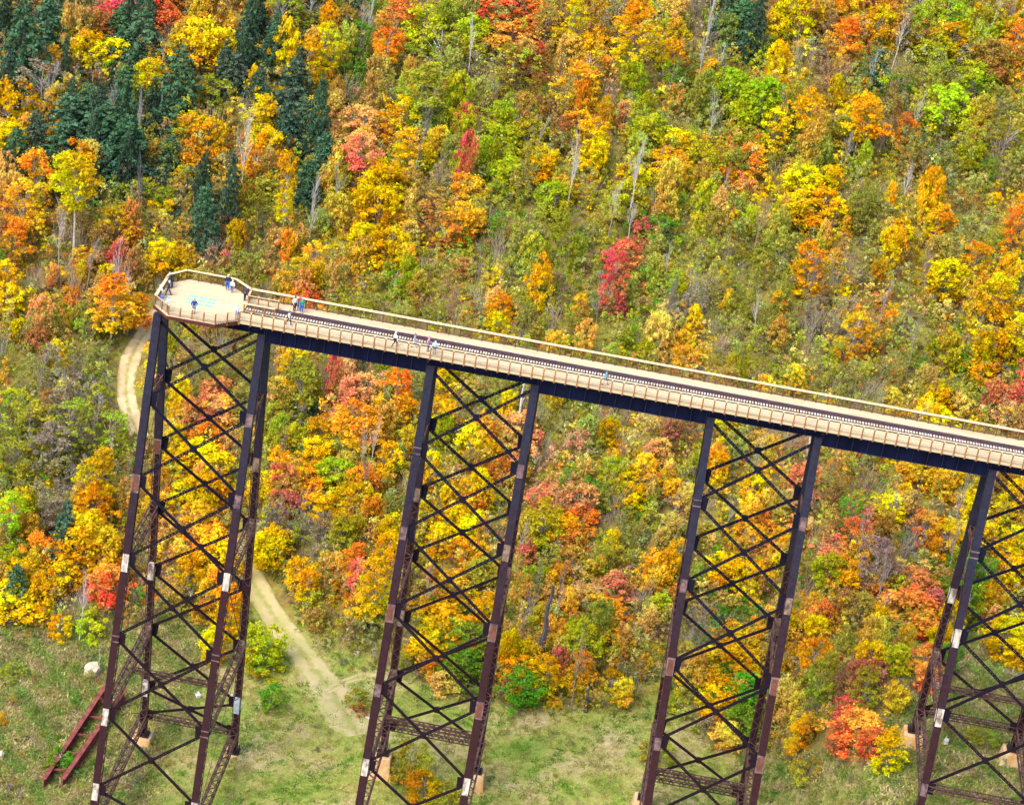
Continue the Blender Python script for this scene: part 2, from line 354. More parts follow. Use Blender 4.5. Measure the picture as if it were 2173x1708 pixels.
# ------------------------------------------------------------------ trestle towers
HP = 9.304; BT = 0.168
def leg_y(side, z): return side*(1.52-BT*z)
def laced(mb, a, b, wd, ht, up, pitch=0.75, flange=0.10, bar=0.06, mat=0, lmat=None, four=False):
    """two flange plates a..b joined by zigzag lacing on the top and bottom faces"""
    lmat = mat if lmat is None else lmat
    a = np.asarray(a, float); b = np.asarray(b, float); d = b-a; L = np.linalg.norm(d); d /= L
    sx = np.cross(d, up); sx /= np.linalg.norm(sx); u = np.cross(sx, d)
    for s in (-1, 1):
        if four:
            for q in (-1, 1): mb.bar(a+sx*s*(wd-flange)/2+u*q*(ht-flange)/2, b+sx*s*(wd-flange)/2+u*q*(ht-flange)/2, flange, flange, u, mat)
        else: mb.bar(a+sx*s*(wd-flange)/2, b+sx*s*(wd-flange)/2, flange, ht, u, mat)
    n = max(2, int(L/pitch)); 
    for q in ((-1, 1)):
        for i in range(n):
            s = 1 if i % 2 else -1
            p = a+d*L*i/n + sx*s*(wd-flange)/2 + u*q*(ht/2-.015); r = a+d*L*(i+1)/n - sx*s*(wd-flange)/2 + u*q*(ht/2-.015)
            mb.bar(p, r, bar, 0.025, u, lmat)
    if four:
        for q in (-1, 1):
            for i in range(n):
                s = 1 if i % 2 else -1
                p = a+d*L*i/n + u*s*(ht-flange)/2 + sx*q*(wd/2-.015); r = a+d*L*(i+1)/n - u*s*(ht-flange)/2 + sx*q*(wd/2-.015)
                mb.bar(p, r, bar, 0.025, sx, lmat)
PL = {'w': M_WHITE, 't': M_TAN, 'p': M_PINK, 'b': M_BLUEP}
def tower(label, X0, off, levels, foot, plates, name='trestle_tower'):
    root = empty(name, (X0+5.85, 0, foot), label=label, cat='bridge tower', group='dark steel trestle towers under the skywalk')
    root_l = Vector(root.location)
    def lx(side_x, z):
        dx, k = off[side_x]; return X0 + side_x*11.7 + dx + k*z
    def P(sx_, sy, z): return np.array([lx(sx_, z), leg_y(sy, z), z])
    def add(mb, nm, mats, par=root, **k):
        o = mb.build(nm, mats, None, **k)
        o.parent = par
        if par is root: o.matrix_parent_inverse = Matrix.Translation(-root_l)
        return o
    for sx_ in (0, 1):
        for sy in (-1, 1):
            mb = MB(); ztop = 1.75 if not (X0 < 1 and sx_ == 0) else 1.5
            brk = levels[2] if sy > 0 else levels[3] if len(levels) > 3 else levels[-1]
            a = P(sx_, sy, 0.2); bpt = P(sx_, sy, brk); d = (bpt-a)/np.linalg.norm(bpt-a)
            mb.box(a[0]-.43, a[0]+.43, a[1]-.42, a[1]+.42, 0.15, (0.22 if True else ztop), 0)
            mb.bar(a, bpt, 0.84, 0.80, (0, -1, 0), 0)
            c = P(sx_, sy, foot+0.05)
            # below: face plates with the sides laced open
            n_ = np.array([0, -sy*1.0, -BT*1.0]); n_ /= np.linalg.norm(n_)
            u_ = np.cross([1, 0, 0], d); u_ /= np.linalg.norm(u_)
            if u_[1]*sy < 0: u_ = -u_
            of = u_*0.39
            mb.bar(bpt+of, c+of, 0.84, 0.04, u_, 0)
            for s2 in (-1, 1):
                e = np.array([s2*0.40, 0, 0])
                mb.bar(bpt-of*.95+e, c-of*.95+e, 0.09, 0.09, u_, 1)
                L = np.linalg.norm(c-bpt); nn = int(L/0.8)
                for i in range(nn):
                    s3 = 1 if i % 2 else -1
                    mb.bar(bpt+(c-bpt)*i/nn+of*s3*.92+e, bpt+(c-bpt)*(i+1)/nn-of*s3*.92+e, 0.07, 0.03, (1, 0, 0), 1)
            nn = int(L/0.8)
            for i in range(nn):
                s3 = 1 if i % 2 else -1
                mb.bar(bpt+(c-bpt)*i/nn-of*.98+np.array([s3*.38, 0, 0]), bpt+(c-bpt)*(i+1)/nn-of*.98-np.array([s3*.38, 0, 0]), 0.07, 0.03, u_, 1)
            leg = add(mb, 'leg', [M_STEEL, M_RUSTLACE])
            # joint plates
            for li, z in enumerate(levels):
                if li == 0: continue
                code = plates.get((sx_, sy, li), 'd')
                Lh = {'w': 2.1, 't': 1.9, 'p': 1.5, 'b': 2.0, 'l': .9, 'n': 2.1, 'd': 1.3}[code]
                z0 = z+Lh*.35; z1 = z-Lh*.65; pm = MB()
                A = P(sx_, sy, z0); B = P(sx_, sy, z1)
                if code in 'wtpb': pm.bar(A, B, .70, .86, (0, -1, 0), 0); pm.bar(A+(B-A)*.12, B-(B-A)*.2, .87, .60, (0, -1, 0), 0); ms = [PL[code]]
                elif code == 'l':
                    pm.bar(P(sx_, sy, z+.35), P(sx_, sy, z+.2), .90, .87, (0, -1, 0), 0); pm.bar(P(sx_, sy, z-.35), P(sx_, sy, z-.5), .90, .87, (0, -1, 0), 0); ms = [M_PINK]
                elif code == 'n':
                    pm.bar(A, B, .88, .85, (0, -1, 0), 0); pm.bar(A+(B-A)*.1-[0, .02, 0], A+(B-A)*.9-[0, .02, 0], .60, .86, (0, -1, 0), 1); ms = [M_PINK, M_BROWNP]
                else: pm.bar(A, B, .88, .85, (0, -1, 0), 0); ms = [M_STEEL]
                gp = add(pm, 'joint_plate', ms, leg)
    # side-to-side cross bracing in the front and rear faces
    zs = list(levels)
    for sy in (-1, 1):
        for i in range(len(zs)-1):
            za, zb = zs[i], zs[i+1]; zt = za if i else -0.15
            for s in (0, 1):
                mb = MB(); a = P(s, sy, zt-.2); b = P(1-s, sy, zb+.2); dd = (b-a)/np.linalg.norm(b-a)
                sh = sy*(0.10 if s else -0.10)
                a = a+dd*.45+[0, sh, 0]; b = b-dd*.45+[0, sh, 0]
                laced(mb, a, b, 0.31, 0.15, (0, -1, 0.05), pitch=0.42, flange=.115, bar=.065)
                add(mb, 'brace', [M_BRACE])
    for sy in (-1, 1):        # gussets where the braces meet the legs and each other
        for i, z in enumerate(zs[1:], 1):
            for s in (0, 1):
                mb = MB(); c = P(s, sy, z); q = .78 if s == 0 else -.78
                mb.bar(c+[q, sy*.20, .75], c+[q*.9, sy*.20, -.75], .75, .03, (0, 1, 0)); add(mb, 'gusset_plate', [M_BRACE])
        for i in range(len(zs)-1):
            a = P(0, sy, zs[i]); b = P(1, sy, zs[i+1]); c = (a+b)/2; mb = MB(); mb.bar(c+[0, sy*.02, .34], c+[0, sy*.02, -.34], .6, .36, (0, 1, 0)); add(mb, 'gusset_plate', [M_BRACE])
    # front-to-rear struts at every other level and at the base
    for i, z in enumerate(zs):
        if i == 0 or (i % 2 == 0 and i != len(zs)-1): continue
        for s in (0, 1):
            mb = MB(); a = P(s, -1, z)+[0, .4, 0]; b = P(s, 1, z)-[0, .4, 0]
            big = 1.15 if abs(z) > 20 else 0.7; bw = 1.05 if abs(z) > 20 else .7
            laced(mb, a, b, bw, big, (0, 0, 1), pitch=0.8, flange=.16, bar=.11, mat=0, lmat=0, four=True)
            add(mb, 'transverse_strut', [M_RUSTLACE])
    odd = [i for i in range(1, len(zs), 2)]
    for s in (0, 1):
        for i0, i1 in zip(odd[:-1], odd[1:]):
            for q in (-1, 1):
                mb = MB(); a = P(s, q, zs[i0]-.3); b = P(s, -q, zs[i1]+.3)
                mb.bar(a+[q*.06, 0, 0], b+[q*.06, 0, 0], .055, .055, (1, 0, 0)); add(mb, 'tie_rod', [M_RUSTLACE])
    # long struts along the bridge
    def longs(z, y, wd, ht):
        mb = MB(); a = np.array([lx(0, z)+.45, y, z]); b = np.array([lx(1, z)-.45, y, z])
        laced(mb, a, b, wd, ht, (0, 0, 1), pitch=.6, flange=.11, bar=.09, four=True); add(mb, 'longitudinal_strut', [M_RUSTLACE])
    longs(zs[-1], leg_y(1, zs[-1]), .7, .75); longs(zs[-1], leg_y(-1, zs[-1]), .7, .75)
    if len(zs) > 5: longs(zs[5]+.1, 0.0, .6, .6)
    else: longs(zs[3]-.4, 0.0, .6, .6)
    # base shoes
    for sx_ in (0, 1):
        for sy in (-1, 1):
            c = P(sx_, sy, foot); mb = MB(); mb.box(c[0]-.75, c[0]+.75, c[1]-.7, c[1]+.7, foot-.05, foot+.12)
            for e in (-.6, -.3, .3, .6): mb.box(c[0]+e-.04, c[0]+e+.04, c[1]-.6, c[1]+.6, foot+.12, foot+.75)
            add(mb, 'shoe', [M_DARK])
    return P
def L_(*z): return [0]+[-HP*i for i in range(1, z[0]+1)]+list(z[1:])
T12 = {(0, -1, 1): 'l', (0, -1, 2): 'p', (0, -1, 3): 'n', (0, -1, 4): 'p', (0, -1, 5): 'w', (1, -1, 1): 'p', (1, -1, 2): 't', (1, -1, 3): 'n', (1, -1, 4): 'n', (1, -1, 5): 'w', (0, 1, 2): 't', (0, 1, 4): 't', (0, 1, 5): 't', (1, 1, 3): 't'}
P1 = tower('tall steel trestle tower under the eight sided lookout platform', 0, [(.35, .005), (.1, .004)], L_(6, -60.6), -63.9,
      {(0, -1, 2): 'n', (0, -1, 3): 'w', (0, -1, 4): 'l', (0, -1, 5): 'w', (0, -1, 6): 'w', (1, -1, 1): 'p', (1, -1, 2): 'p', (1, -1, 3): 'w', (1, -1, 4): 'l', (1, -1, 5): 'l', (1, -1, 6): 'w', (0, 1, 2): 'n', (0, 1, 3): 'd', (0, 1, 4): 'w', (0, 1, 6): 'w', (0, 1, 5): 't', (1, 1, 2): 't', (1, 1, 3): 't', (1, 1, 6): 'b', (1, 1, 5): 't'})
P2 = tower('second steel trestle tower, its left front leg meeting the girder beneath two walkers in pink and blue', 30.3, [(0, .003), (-.35, -.002)], L_(5, -54.8), -59.3, T12)
P3 = tower('third steel trestle tower, standing by the glowing yellow green tree behind it', 60.6, [(.1, -.031), (-.07, -.031)], L_(5, -54.8), -58.4, T12)
P4 = tower('steel trestle tower cut by the right edge of the photo', 90.9, [(0, -.018), (0, -.018)], [0, -HP, -2*HP, -3*HP, -36.6], -39.7,
      {(0, -1, 1): 'l', (0, -1, 2): 'w', (0, -1, 3): 'w', (0, -1, 4): 'p', (0, 1, 2): 'w', (0, 1, 3): 't', (1, -1, 1): 'p', (1, -1, 2): 'w', (1, -1, 3): 'w'})
bpy.data.objects['trestle_tower.001']['label'] = 'second steel trestle tower from the left, its white banded legs in the meadow'
# concrete footings
def footing(P, sx_, sy, z, label):
    c = P(sx_, sy, z); g = float(hz(c[0], c[1]))
    mb = MB(); t = z-.05; b = min(g-1.2, t-2.6); a1, a2 = 1.1, 1.5
    vs = [(c[0]+s*a1, c[1]+q*a1, t) for s, q in ((-1, -1), (1, -1), (1, 1), (-1, 1))]+[(c[0]+s*a2, c[1]+q*a2, b) for s, q in ((-1, -1), (1, -1), (1, 1), (-1, 1))]
    mb.hull(vs, [(0, 1, 2, 3), (7, 6, 5, 4), (0, 4, 5, 1), (1, 5, 6, 2), (2, 6, 7, 3), (3, 7, 4, 0)])
    o = mb.build('concrete_footing', M_CONC, label=label, cat='footing', group='concrete footings under the tower legs')
    bv = o.modifiers.new('edge', 'BEVEL'); bv.width = .12; bv.segments = 2
for (PP, z, nm, l0, l1) in ((P1, -63.9, 'lookout tower', 'orange stained concrete footing under the rear left leg of the lookout tower', 'broad pale concrete footing under the rear right leg of the lookout tower'),
                    (P2, -59.3, 'second', 'orange stained concrete footing under the rear left leg of the second tower', 'concrete footing mostly hidden behind the front right leg of the second tower'),
                    (P3, -58.4, 'third', 'concrete footing at the bottom edge under the third tower', 'concrete footing under the rear right leg of the third tower'),
                    (P4, -39.7, 'fourth', 'concrete footing with a pale side face beside the rear leg of the rightmost tower', 'concrete footing cut by the right edge of the photo')):
    footing(PP, 0, 1, z, l0); footing(PP, 1, 1, z, l1)
    for s, side in ((0, 'left'), (1, 'right')):
        footing(PP, s, -1, z, f'concrete footing under the front {side} leg of the {nm if "tower" in nm else nm+" tower"}')

# ------------------------------------------------------------------ skywalk: girders, deck, track
ZD = 1.92; HW = 3.10; XE = 124.0
sk = empty('skywalk', (10, 0, ZD), label='long plank decked bridge walkway with railway track on deep navy girders', cat='bridge')
skl = Vector(sk.location)
def addp(mb, nm, mats, root=sk, **k):
    o = mb.build(nm, mats, None, **k); o.parent = root; o.matrix_parent_inverse = Matrix.Translation(-Vector(root.location)); return o
tx = [(0.4, 11.8), (30.3, 41.65), (60.7, 72.2), (90.9, 102.6)]
for sy in (-1.55, 1.55):
    spans = []
    for i, (a, b) in enumerate(tx):
        spans.append((a+(5.0 if i == 0 else 0)-.4, b+.4, 0.22))
        if i < 3: spans.append((b+.4, tx[i+1][0]-.4, -0.66))
    spans.append((103.0, XE, -0.66))
    for a, b, zb in spans:
        mb = MB(); mb.box(a+.01, b-.01, sy-.03, sy+.03, zb, 1.45, 0)
        mb.box(a+.01, b-.01, sy-.25, sy+.25, zb-.05, zb-.002, 1); mb.box(a+.01, b-.01, sy-.25, sy+.25, 1.452, 1.50, 1)
        n = int((b-a)/1.55)
        for i in range(n+1):
            x = a+.12+(b-a-.24)*i/n; mb.box(x-.045, x+.045, sy-.20, sy+.20, zb+.002, 1.448, 1)
        addp(mb, 'girder', [M_GIRDER, M_STIFF])
mb = MB()
for i in range(int((XE-10)/1.55)):   # cross frames
    x = 10+i*1.55; mb.bar((x, -1.5, 0.6), (x, 1.5, 1.3), .08, .08); mb.bar((x, -1.5, 1.3), (x, 1.5, 0.6), .08, .08)
addp(mb, 'cross_frame', [M_GIRDER], kind='stuff')
mb = MB()
for i in range(int((XE-9)/1.22)):     # outriggers under the walkway
    x = 9.9+i*1.22; mb.box(x-.07, x+.07, -3.05, 3.05, 1.505, 1.66)
addp(mb, 'outrigger_beam', [M_POSTD], kind='stuff')
mb = MB(); n = 0
x = 9.5
while x < XE-.3:     # ties
    j = rnd.uniform(-.02, .02); mb.box(x+j, x+j+.19, -.35+rnd.uniform(-.05, .05), .62, 1.665, 1.865, rnd.choice([0, 0, 1])); x += .305
addp(mb, 'cross_tie', [M_TIE, M_PLANK2], kind='stuff')
mb = MB(); mb.box(9.5, XE, -.33, .6, 1.52, 1.6)
addp(mb, 'tie_gap_sheet', [M_DARK])  # black sheet under the open ties, making their gaps read dark
mb = MB(); mb.box(9.5, XE, .60, .74, 1.87, 2.03, 0); mb.box(9.5, XE, .57, .77, 1.868, 1.9, 0)
addp(mb, 'rail', [M_RAIL])
mb = MB()
x = 9.5
while x < XE-.5:
    b = min(x+4.88, XE); mb.box(x+.01, b-.01, .80, 1.28, 1.70, 2.02, 0); x += 4.88
addp(mb, 'guard_timber', [M_RAIL])
mb = MB(); mb.box(9.5, XE, -.28, -.2, 1.925, 1.97); addp(mb, 'rail', [M_RAIL])
def boards(y0, y1, nm, wd=.285):
    mb = MB(); n = int(round((y1-y0)/wd)); wd = (y1-y0)/n
    for i in range(n):
        x = 9.4-rnd.random()*3*(1) ; x = max(x, 9.4)
        x = 9.4; first = rnd.uniform(1, 4.88)
        while x < XE:
            b = min(x+first, XE); first = 4.88; dz = rnd.uniform(-.008, .008)
            mb.box(x+.006, b-.006, y0+i*wd+.008, y0+(i+1)*wd-.008, 1.668, ZD+dz, rnd.choice([0, 0, 1])); x = b
    addp(mb, nm, [M_PLANK, M_PLANK2], kind='stuff')
boards(1.30, HW, 'far_walk_plank'); boards(-HW, -.36, 'near_walk_plank')
mb = MB()
mb.box(9.4, XE, HW+.002, HW+.05, 1.6, 1.95); mb.box(9.4, XE, -HW-.05, -HW-.002, 1.62, 1.93)
addp(mb, 'edge_board', [M_PLANK2])

# railings
def railing(label, pts, near, cap_w, closed=False, posts_mat=None, cap_mat=M_CAP, spacing=1.215, z=ZD, drop=.42, cap_h=.05, ph=1.1, group='timber railings', z_top=None, name='railing', bays=None):
    root = empty(name, (pts[0][0], pts[0][1], z), label=label, cat='railing', group=group)
    pk = MB(); pm = posts_mat or M_POST; post_n = 0; rl = MB()
    for a, b in zip(pts[:-1], pts[1:]):
        a = np.array([*a, 0.]); b = np.array([*b, 0.]); L = np.linalg.norm(b-a); d = (b-a)/L; n = max(1, int(round(L/spacing)))
        nrm = np.array([d[1], -d[0], 0])
        for i in range(n+(1 if (b == np.array([*pts[-1], 0.])).all() else 0)):
            p = a+d*L*i/n; pb = MB(); pb.bar(p+[0, 0, z-drop], p+[0, 0, z+ph-.04], .14, .12, nrm, 0)
            if near: pb.bar(p+[0, 0, z+ph-.04], p+[0, 0, z+ph+.12], .13, .12, nrm, 1)
            addp(pb, 'post', [pm, M_CAP], root)
        cb = MB(); cb.bar(a+[0, 0, z+ph], b+[0, 0, z+ph], cap_w, cap_h, (0, 0, 1)); addp(cb, 'cap_rail', [cap_mat], root)
        rl.bar(a+[0, 0, z+.14], b+[0, 0, z+.14], .05, .08)
        if not near: rl.bar(a+[0, 0, z+ph-.16], b+[0, 0, z+ph-.16], .05, .08)
        k = int(L/.135)
        for i in range(k):
            p = a+d*L*(i+.5)/k; pk.bar(p+[0, 0, z+.16], p+[0, 0, z+ph-.14], .022, .022, nrm)
    addp(rl, 'lower_rail', [M_PICKET if near else M_POSTD], root)
    addp(pk, 'picket', [M_PICKET if near else M_POSTD], root, kind='stuff')
    return root
E_ = .12
OCT = [(0.25, -2.95), (0.25, 2.95), (1.75, 4.85), (7.2, 4.85), (9.35, 3.0)]
railing('long far side timber railing with wide pale cap, along the whole walkway', [(9.35, 3.03), (XE, 3.03)], False, .46, posts_mat=M_POSTD)
railing('near side railing of orange brown posts under a thin dark rail', [(9.5, -3.17), (XE, -3.17)], True, .06, cap_mat=M_DARK, cap_h=.10)
railing('pale capped timber railing round the back of the lookout platform', OCT, False, .34, posts_mat=M_POSTD)
railing('brown posted railing along the front edge of the lookout platform', [(0.25, -2.95), (2.2, -4.85), (7.25, -4.85), (9.45, -3.17)], True, .09, cap_mat=M_PLANK2)
railing('short timber fence on the far side of the track end', [(9.45, 1.32), (12.75, 1.32)], True, .14, cap_mat=M_PLANK2, spacing=1.1, drop=.0, ph=1.05)
railing('short timber fence on the near side of the track end', [(9.45, -.85), (12.75, -.85)], True, .26, cap_mat=M_CAP, spacing=1.1, drop=.0, ph=1.05)
railing('short pale railing beside the woman at the lookout corner', [(9.35, 3.0), (9.45, 1.32)], False, .2, posts_mat=M_POST)

# lookout platform
lk = empty('lookout_platform', (4.8, 0, ZD), label='eight sided pale plank lookout platform at the broken bridge end', cat='platform')
poly = [(0.1, -2.9), (0.1, 2.9), (1.8, 4.95), (7.25, 4.95), (9.38, 3.1), (9.38, -3.1), (7.3, -4.95), (2.15, -4.95)]
def xr(y):
    y = abs(y); 
    lo = 0.1 if y <= 2.9 else 0.1+(y-2.9)*(1.85/2.05); hi = 9.38 if y <= 3.1 else 9.38-(y-3.1)*(2.1/1.85); return lo, hi
mb = MB(); wd = .2; y = -4.93; GX0, GX1, GY0, GY1 = 3.0, 6.25, -1.3, 1.3
while y < 4.93:
    lo, hi = xr(max(abs(y), abs(y+wd))); segs = [(lo, hi)]
    if y+wd > GY0 and y < GY1: segs = [(lo, GX0), (GX1, hi)]
    for a, b in segs:
        c = a; f = rnd.uniform(1.5, 4)
        while c < b-.02:
            e = min(c+f, b); f = 4.0; mb.box(c+.005, e-.005, y+.006, y+wd-.006, ZD-.1, ZD+rnd.uniform(-.006, .006), rnd.choice([0, 0, 1])); c = e
    y += wd
addp(mb, 'deck_plank', [M_PLANK, M_PLANK2], lk, kind='stuff')
n1, n2 = 3, 3
for i in range(n1):
    for j in range(n2):
        a = GX0+.04+(GX1-GX0-.08)*i/n1; b = GX0+.04+(GX1-GX0-.08)*(i+1)/n1; c = GY0+.04+(GY1-GY0-.08)*j/n2; d = GY0+.04+(GY1-GY0-.08)*(j+1)/n2
        mb = MB(); mb.box(a+.05, b-.05, c+.05, d-.05, ZD-.05, ZD-.005); addp(mb, 'glass_panel', [M_GLASS], lk)
mb = MB()
for i in range(n1+1):
    a = GX0+.04+(GX1-GX0-.08)*i/n1; mb.box(a-.05, a+.05, GY0, GY1, ZD-.1, ZD+.006)
for j in range(n2+1):
    c = GY0+.04+(GY1-GY0-.08)*j/n2
    for i in range(n1):
        a = GX0+.04+(GX1-GX0-.08)*i/n1; b = GX0+.04+(GX1-GX0-.08)*(i+1)/n1; mb.box(a+.052, b-.052, c-.05, c+.05, ZD-.1, ZD+.004)
addp(mb, 'glass_frame', [M_CAP], lk)
for a, b in zip(poly, poly[1:]+poly[:1]):
    mb = MB(); mb.bar((*a, ZD-.30), (*b, ZD-.30), .10, .36); addp(mb, 'fascia_beam', [M_FASCIA], lk)
mb = MB()
for yv in (-4.0, -2.6, -1.55, 0, 1.55, 2.6, 4.0):
    lo, hi = xr(yv); mb.box(lo+.1, hi-.1, yv-.09, yv+.09, ZD-.46, ZD-.12)
addp(mb, 'floor_joist', [M_GIRDER], lk)
mb = MB()
for xv in (1.0, 3.2, 5.4, 7.6):
    mb.box(xv-.12, xv+.12, -4.0 if 2 < xv < 7 else -2.9, 4.0 if 2 < xv < 7 else 2.9, ZD-.95, ZD-.47)
addp(mb, 'cross_beam', [M_GIRDER], lk)
mb = MB()
for s in (-1, 1):
    mb.bar((4.5, s*4.4, 1.35), (7.6, s*1.7, .75), .3, .35); mb.bar((3.4, s*4.4, 1.35), (.8, s*1.7, .6), .3, .35)
addp(mb, 'raking_strut', [M_GIRDER], lk)
# pale sloping board ends by the platform's left corner
# ------------------------------------------------------------------ fallen red girder piece, stones
def beam_i(mb, a, b, h, wf):
    mb.bar(a, b, .05, h); up = np.array([0, 0, h/2]); mb.bar(a+up, b+up, wf, .08); mb.bar(a-up, b-up, wf, .08)
r1 = [ground_hit(92, 1672), ground_hit(222, 1478)]; r2 = [ground_hit(132, 1672), ground_hit(263, 1486)]
rb = empty('fallen_girder', r1[0], label='fallen red steel girder frame like a ladder lying in the weeds', cat='girder wreck')
off3 = np.array([0, 0, .75])
for a, b in (r1, r2):
    mb = MB(); beam_i(mb, a+off3, b+off3+[0, 0, .4], 1.25, .55); o = addp(mb, 'side_beam', [M_REDBEAM], rb)
for t in (.12, .3, .5, .7, .88):
    mb = MB(); mb.bar(r1[0]+(r1[1]-r1[0])*t+off3+[0, 0, .3], r2[0]+(r2[1]-r2[0])*t+off3+[0, 0, .3], .18, .22); addp(mb, 'rung', [M_REDBEAM], rb)
def rock(px, py, wpx, hpx, label, material):
    g = ground_hit(px, py); s = np.dot(g-CAM, FW)/FPX; w_ = wpx*s; h_ = hpx*s
    bm_v = []; import bmesh
    bm = bmesh.new(); bmesh.ops.create_icosphere(bm, subdivisions=3, radius=1)
    for v in bm.verts:
        n = .16*math.sin(v.co.x*5+px)+.12*math.sin(v.co.y*6+py)+.10*math.sin(v.co.z*7+v.co.x*3)
        q = [max(-.82, min(.8, c*(1+n))) for c in v.co]
        v.co = (q[0]*w_/2, q[1]*w_/2.6, q[2]*h_/1.6)
    me = bpy.data.meshes.new('boulder'); bm.to_mesh(me); bm.free(); me.materials.append(material)
    o = bpy.data.objects.new('boulder', me); o.location = (g[0], g[1], g[2]+h_*.25); o.rotation_euler.z = px; link(o)
    tag(o, label, 'boulder')
rock(196, 1428, 48, 30, 'large pale flat boulder in weeds left of the lookout tower', M_ROCK)
rock(757, 1389, 14, 12, 'small pinkish white stone at the forest edge between lookout and second towers', M_ROCK)
rock(2006, 1577, 16, 17, 'squarish white stone on the green bank under the rightmost tower', M_ROCKG)
rock(785, 1523, 22, 8, 'flat grey stone slab in grass by the second tower', M_ROCKG)
rock(420, 1476, 20, 8, 'grey white stone between the legs of the lookout tower', M_ROCKG)
rock(309, 1361, 9, 12, 'small white stone behind the rear left leg of the lookout tower', M_ROCKG)
rock(492, 1478, 8, 9, 'small white stone near the rear right leg of the lookout tower', M_ROCKG)
rock(1985, 1450, 60, 10, 'long low grey stone at the top of the bank by the rightmost tower', M_ROCKG)
rock(2, 1610, 16, 26, 'pale pink boulder at the left edge of the photo', M_ROCK)

# ------------------------------------------------------------------ vegetation prototypes (meshes shared between alike trees)
def leaves_mesh(name, C, R, per, size, material, flat=.7, jit=1.0, updir=.5, axis_out=None, var=None):
    """C cluster centres, R cluster radii: leaf-sized rhombi scattered in each cluster"""
    n = len(C); k = per; N = n*k
    cid = np.repeat(np.arange(n), k)
    d = RG.normal(size=(N, 3)); d /= np.linalg.norm(d, axis=1)[:, None]; r = np.minimum(1.5, np.abs(RG.normal(size=N))*.62)
    p = C[cid] + d*r[:, None]*R[cid][:, None]*np.array([1, 1, flat])
    nr = d*.8 + RG.normal(size=(N, 3))*.8*jit; nr[:, 2] += updir; nr /= np.linalg.norm(nr, axis=1)[:, None]
    t = np.cross(nr, RG.normal(size=(N, 3))); t /= np.linalg.norm(t, axis=1)[:, None]; b = np.cross(nr, t)
    s = size*np.clip(np.exp(RG.normal(size=N)*.38), .4, 2.1)[:, None]
    V = np.stack([p+t*s*.5, p+b*s*.34, p-t*s*.5, p-b*s*.34], 1).reshape(-1, 3)
    F = np.arange(4*N).reshape(N, 4)
    me = np_mesh(name, V, F, [material])
    dv = RG.normal(size=3); pj = (C-C.mean(0)) @ dv/np.linalg.norm(dv)
    cr = np.clip(.5+.27*pj/(pj.std()+1e-6)+.16*RG.normal(size=n), 0, 1); cr2 = RG.random(n)
    at = np.stack([cr[cid], RG.random(N), cr2[cid]], 1).astype(np.float32)
    a = me.attributes.new('leafvar', 'FLOAT_VECTOR', 'FACE'); a.data.foreach_set('vector', at.ravel()); return me
def tubes_mesh(name, segs, material, sides=4):
    """segs: (p0, p1, r0, r1)"""
    A = np.array([s[0] for s in segs], float); B = np.array([s[1] for s in segs], float); r0 = np.array([s[2] for s in segs]); r1 = np.array([s[3] for s in segs])
    d = B-A; d /= np.maximum(np.linalg.norm(d, axis=1), 1e-6)[:, None]
    ref = np.where(np.abs(d[:, 2:3]) < .9, [[0, 0, 1.]], [[1., 0, 0]]); u = np.cross(d, ref); u /= np.linalg.norm(u, axis=1)[:, None]; v = np.cross(d, u)
    V = []
    for P, r in ((A, r0), (B, r1)):
        for k in range(sides):
            a = 2*math.pi*k/sides; V.append(P+(u*math.cos(a)+v*math.sin(a))*r[:, None])
    V = np.stack(V, 1).reshape(-1, 3); n = len(segs); base = (np.arange(n)*2*sides)[:, None]
    F = np.concatenate([base+np.array([[k, (k+1) % sides, sides+(k+1) % sides, sides+k]]) for k in range(sides)])
    return np_mesh(name, V, F, [material])
def envelope(kind, z):
    """crown radius at relative height z"""
    if kind == 'r': return math.sin(math.pi*min(1, max(0, .10+.86*z)))**.6
    if kind == 't': return .50+.5*math.sin(math.pi*(.12+.8*z)) if z < .93 else .35
    if kind == 'a': return .45+.55*math.sin(math.pi*(.05+.85*z))
    if kind == 's': return math.sin(math.pi*(.22+.66*z))**.7
    return 1
PROTO = {}
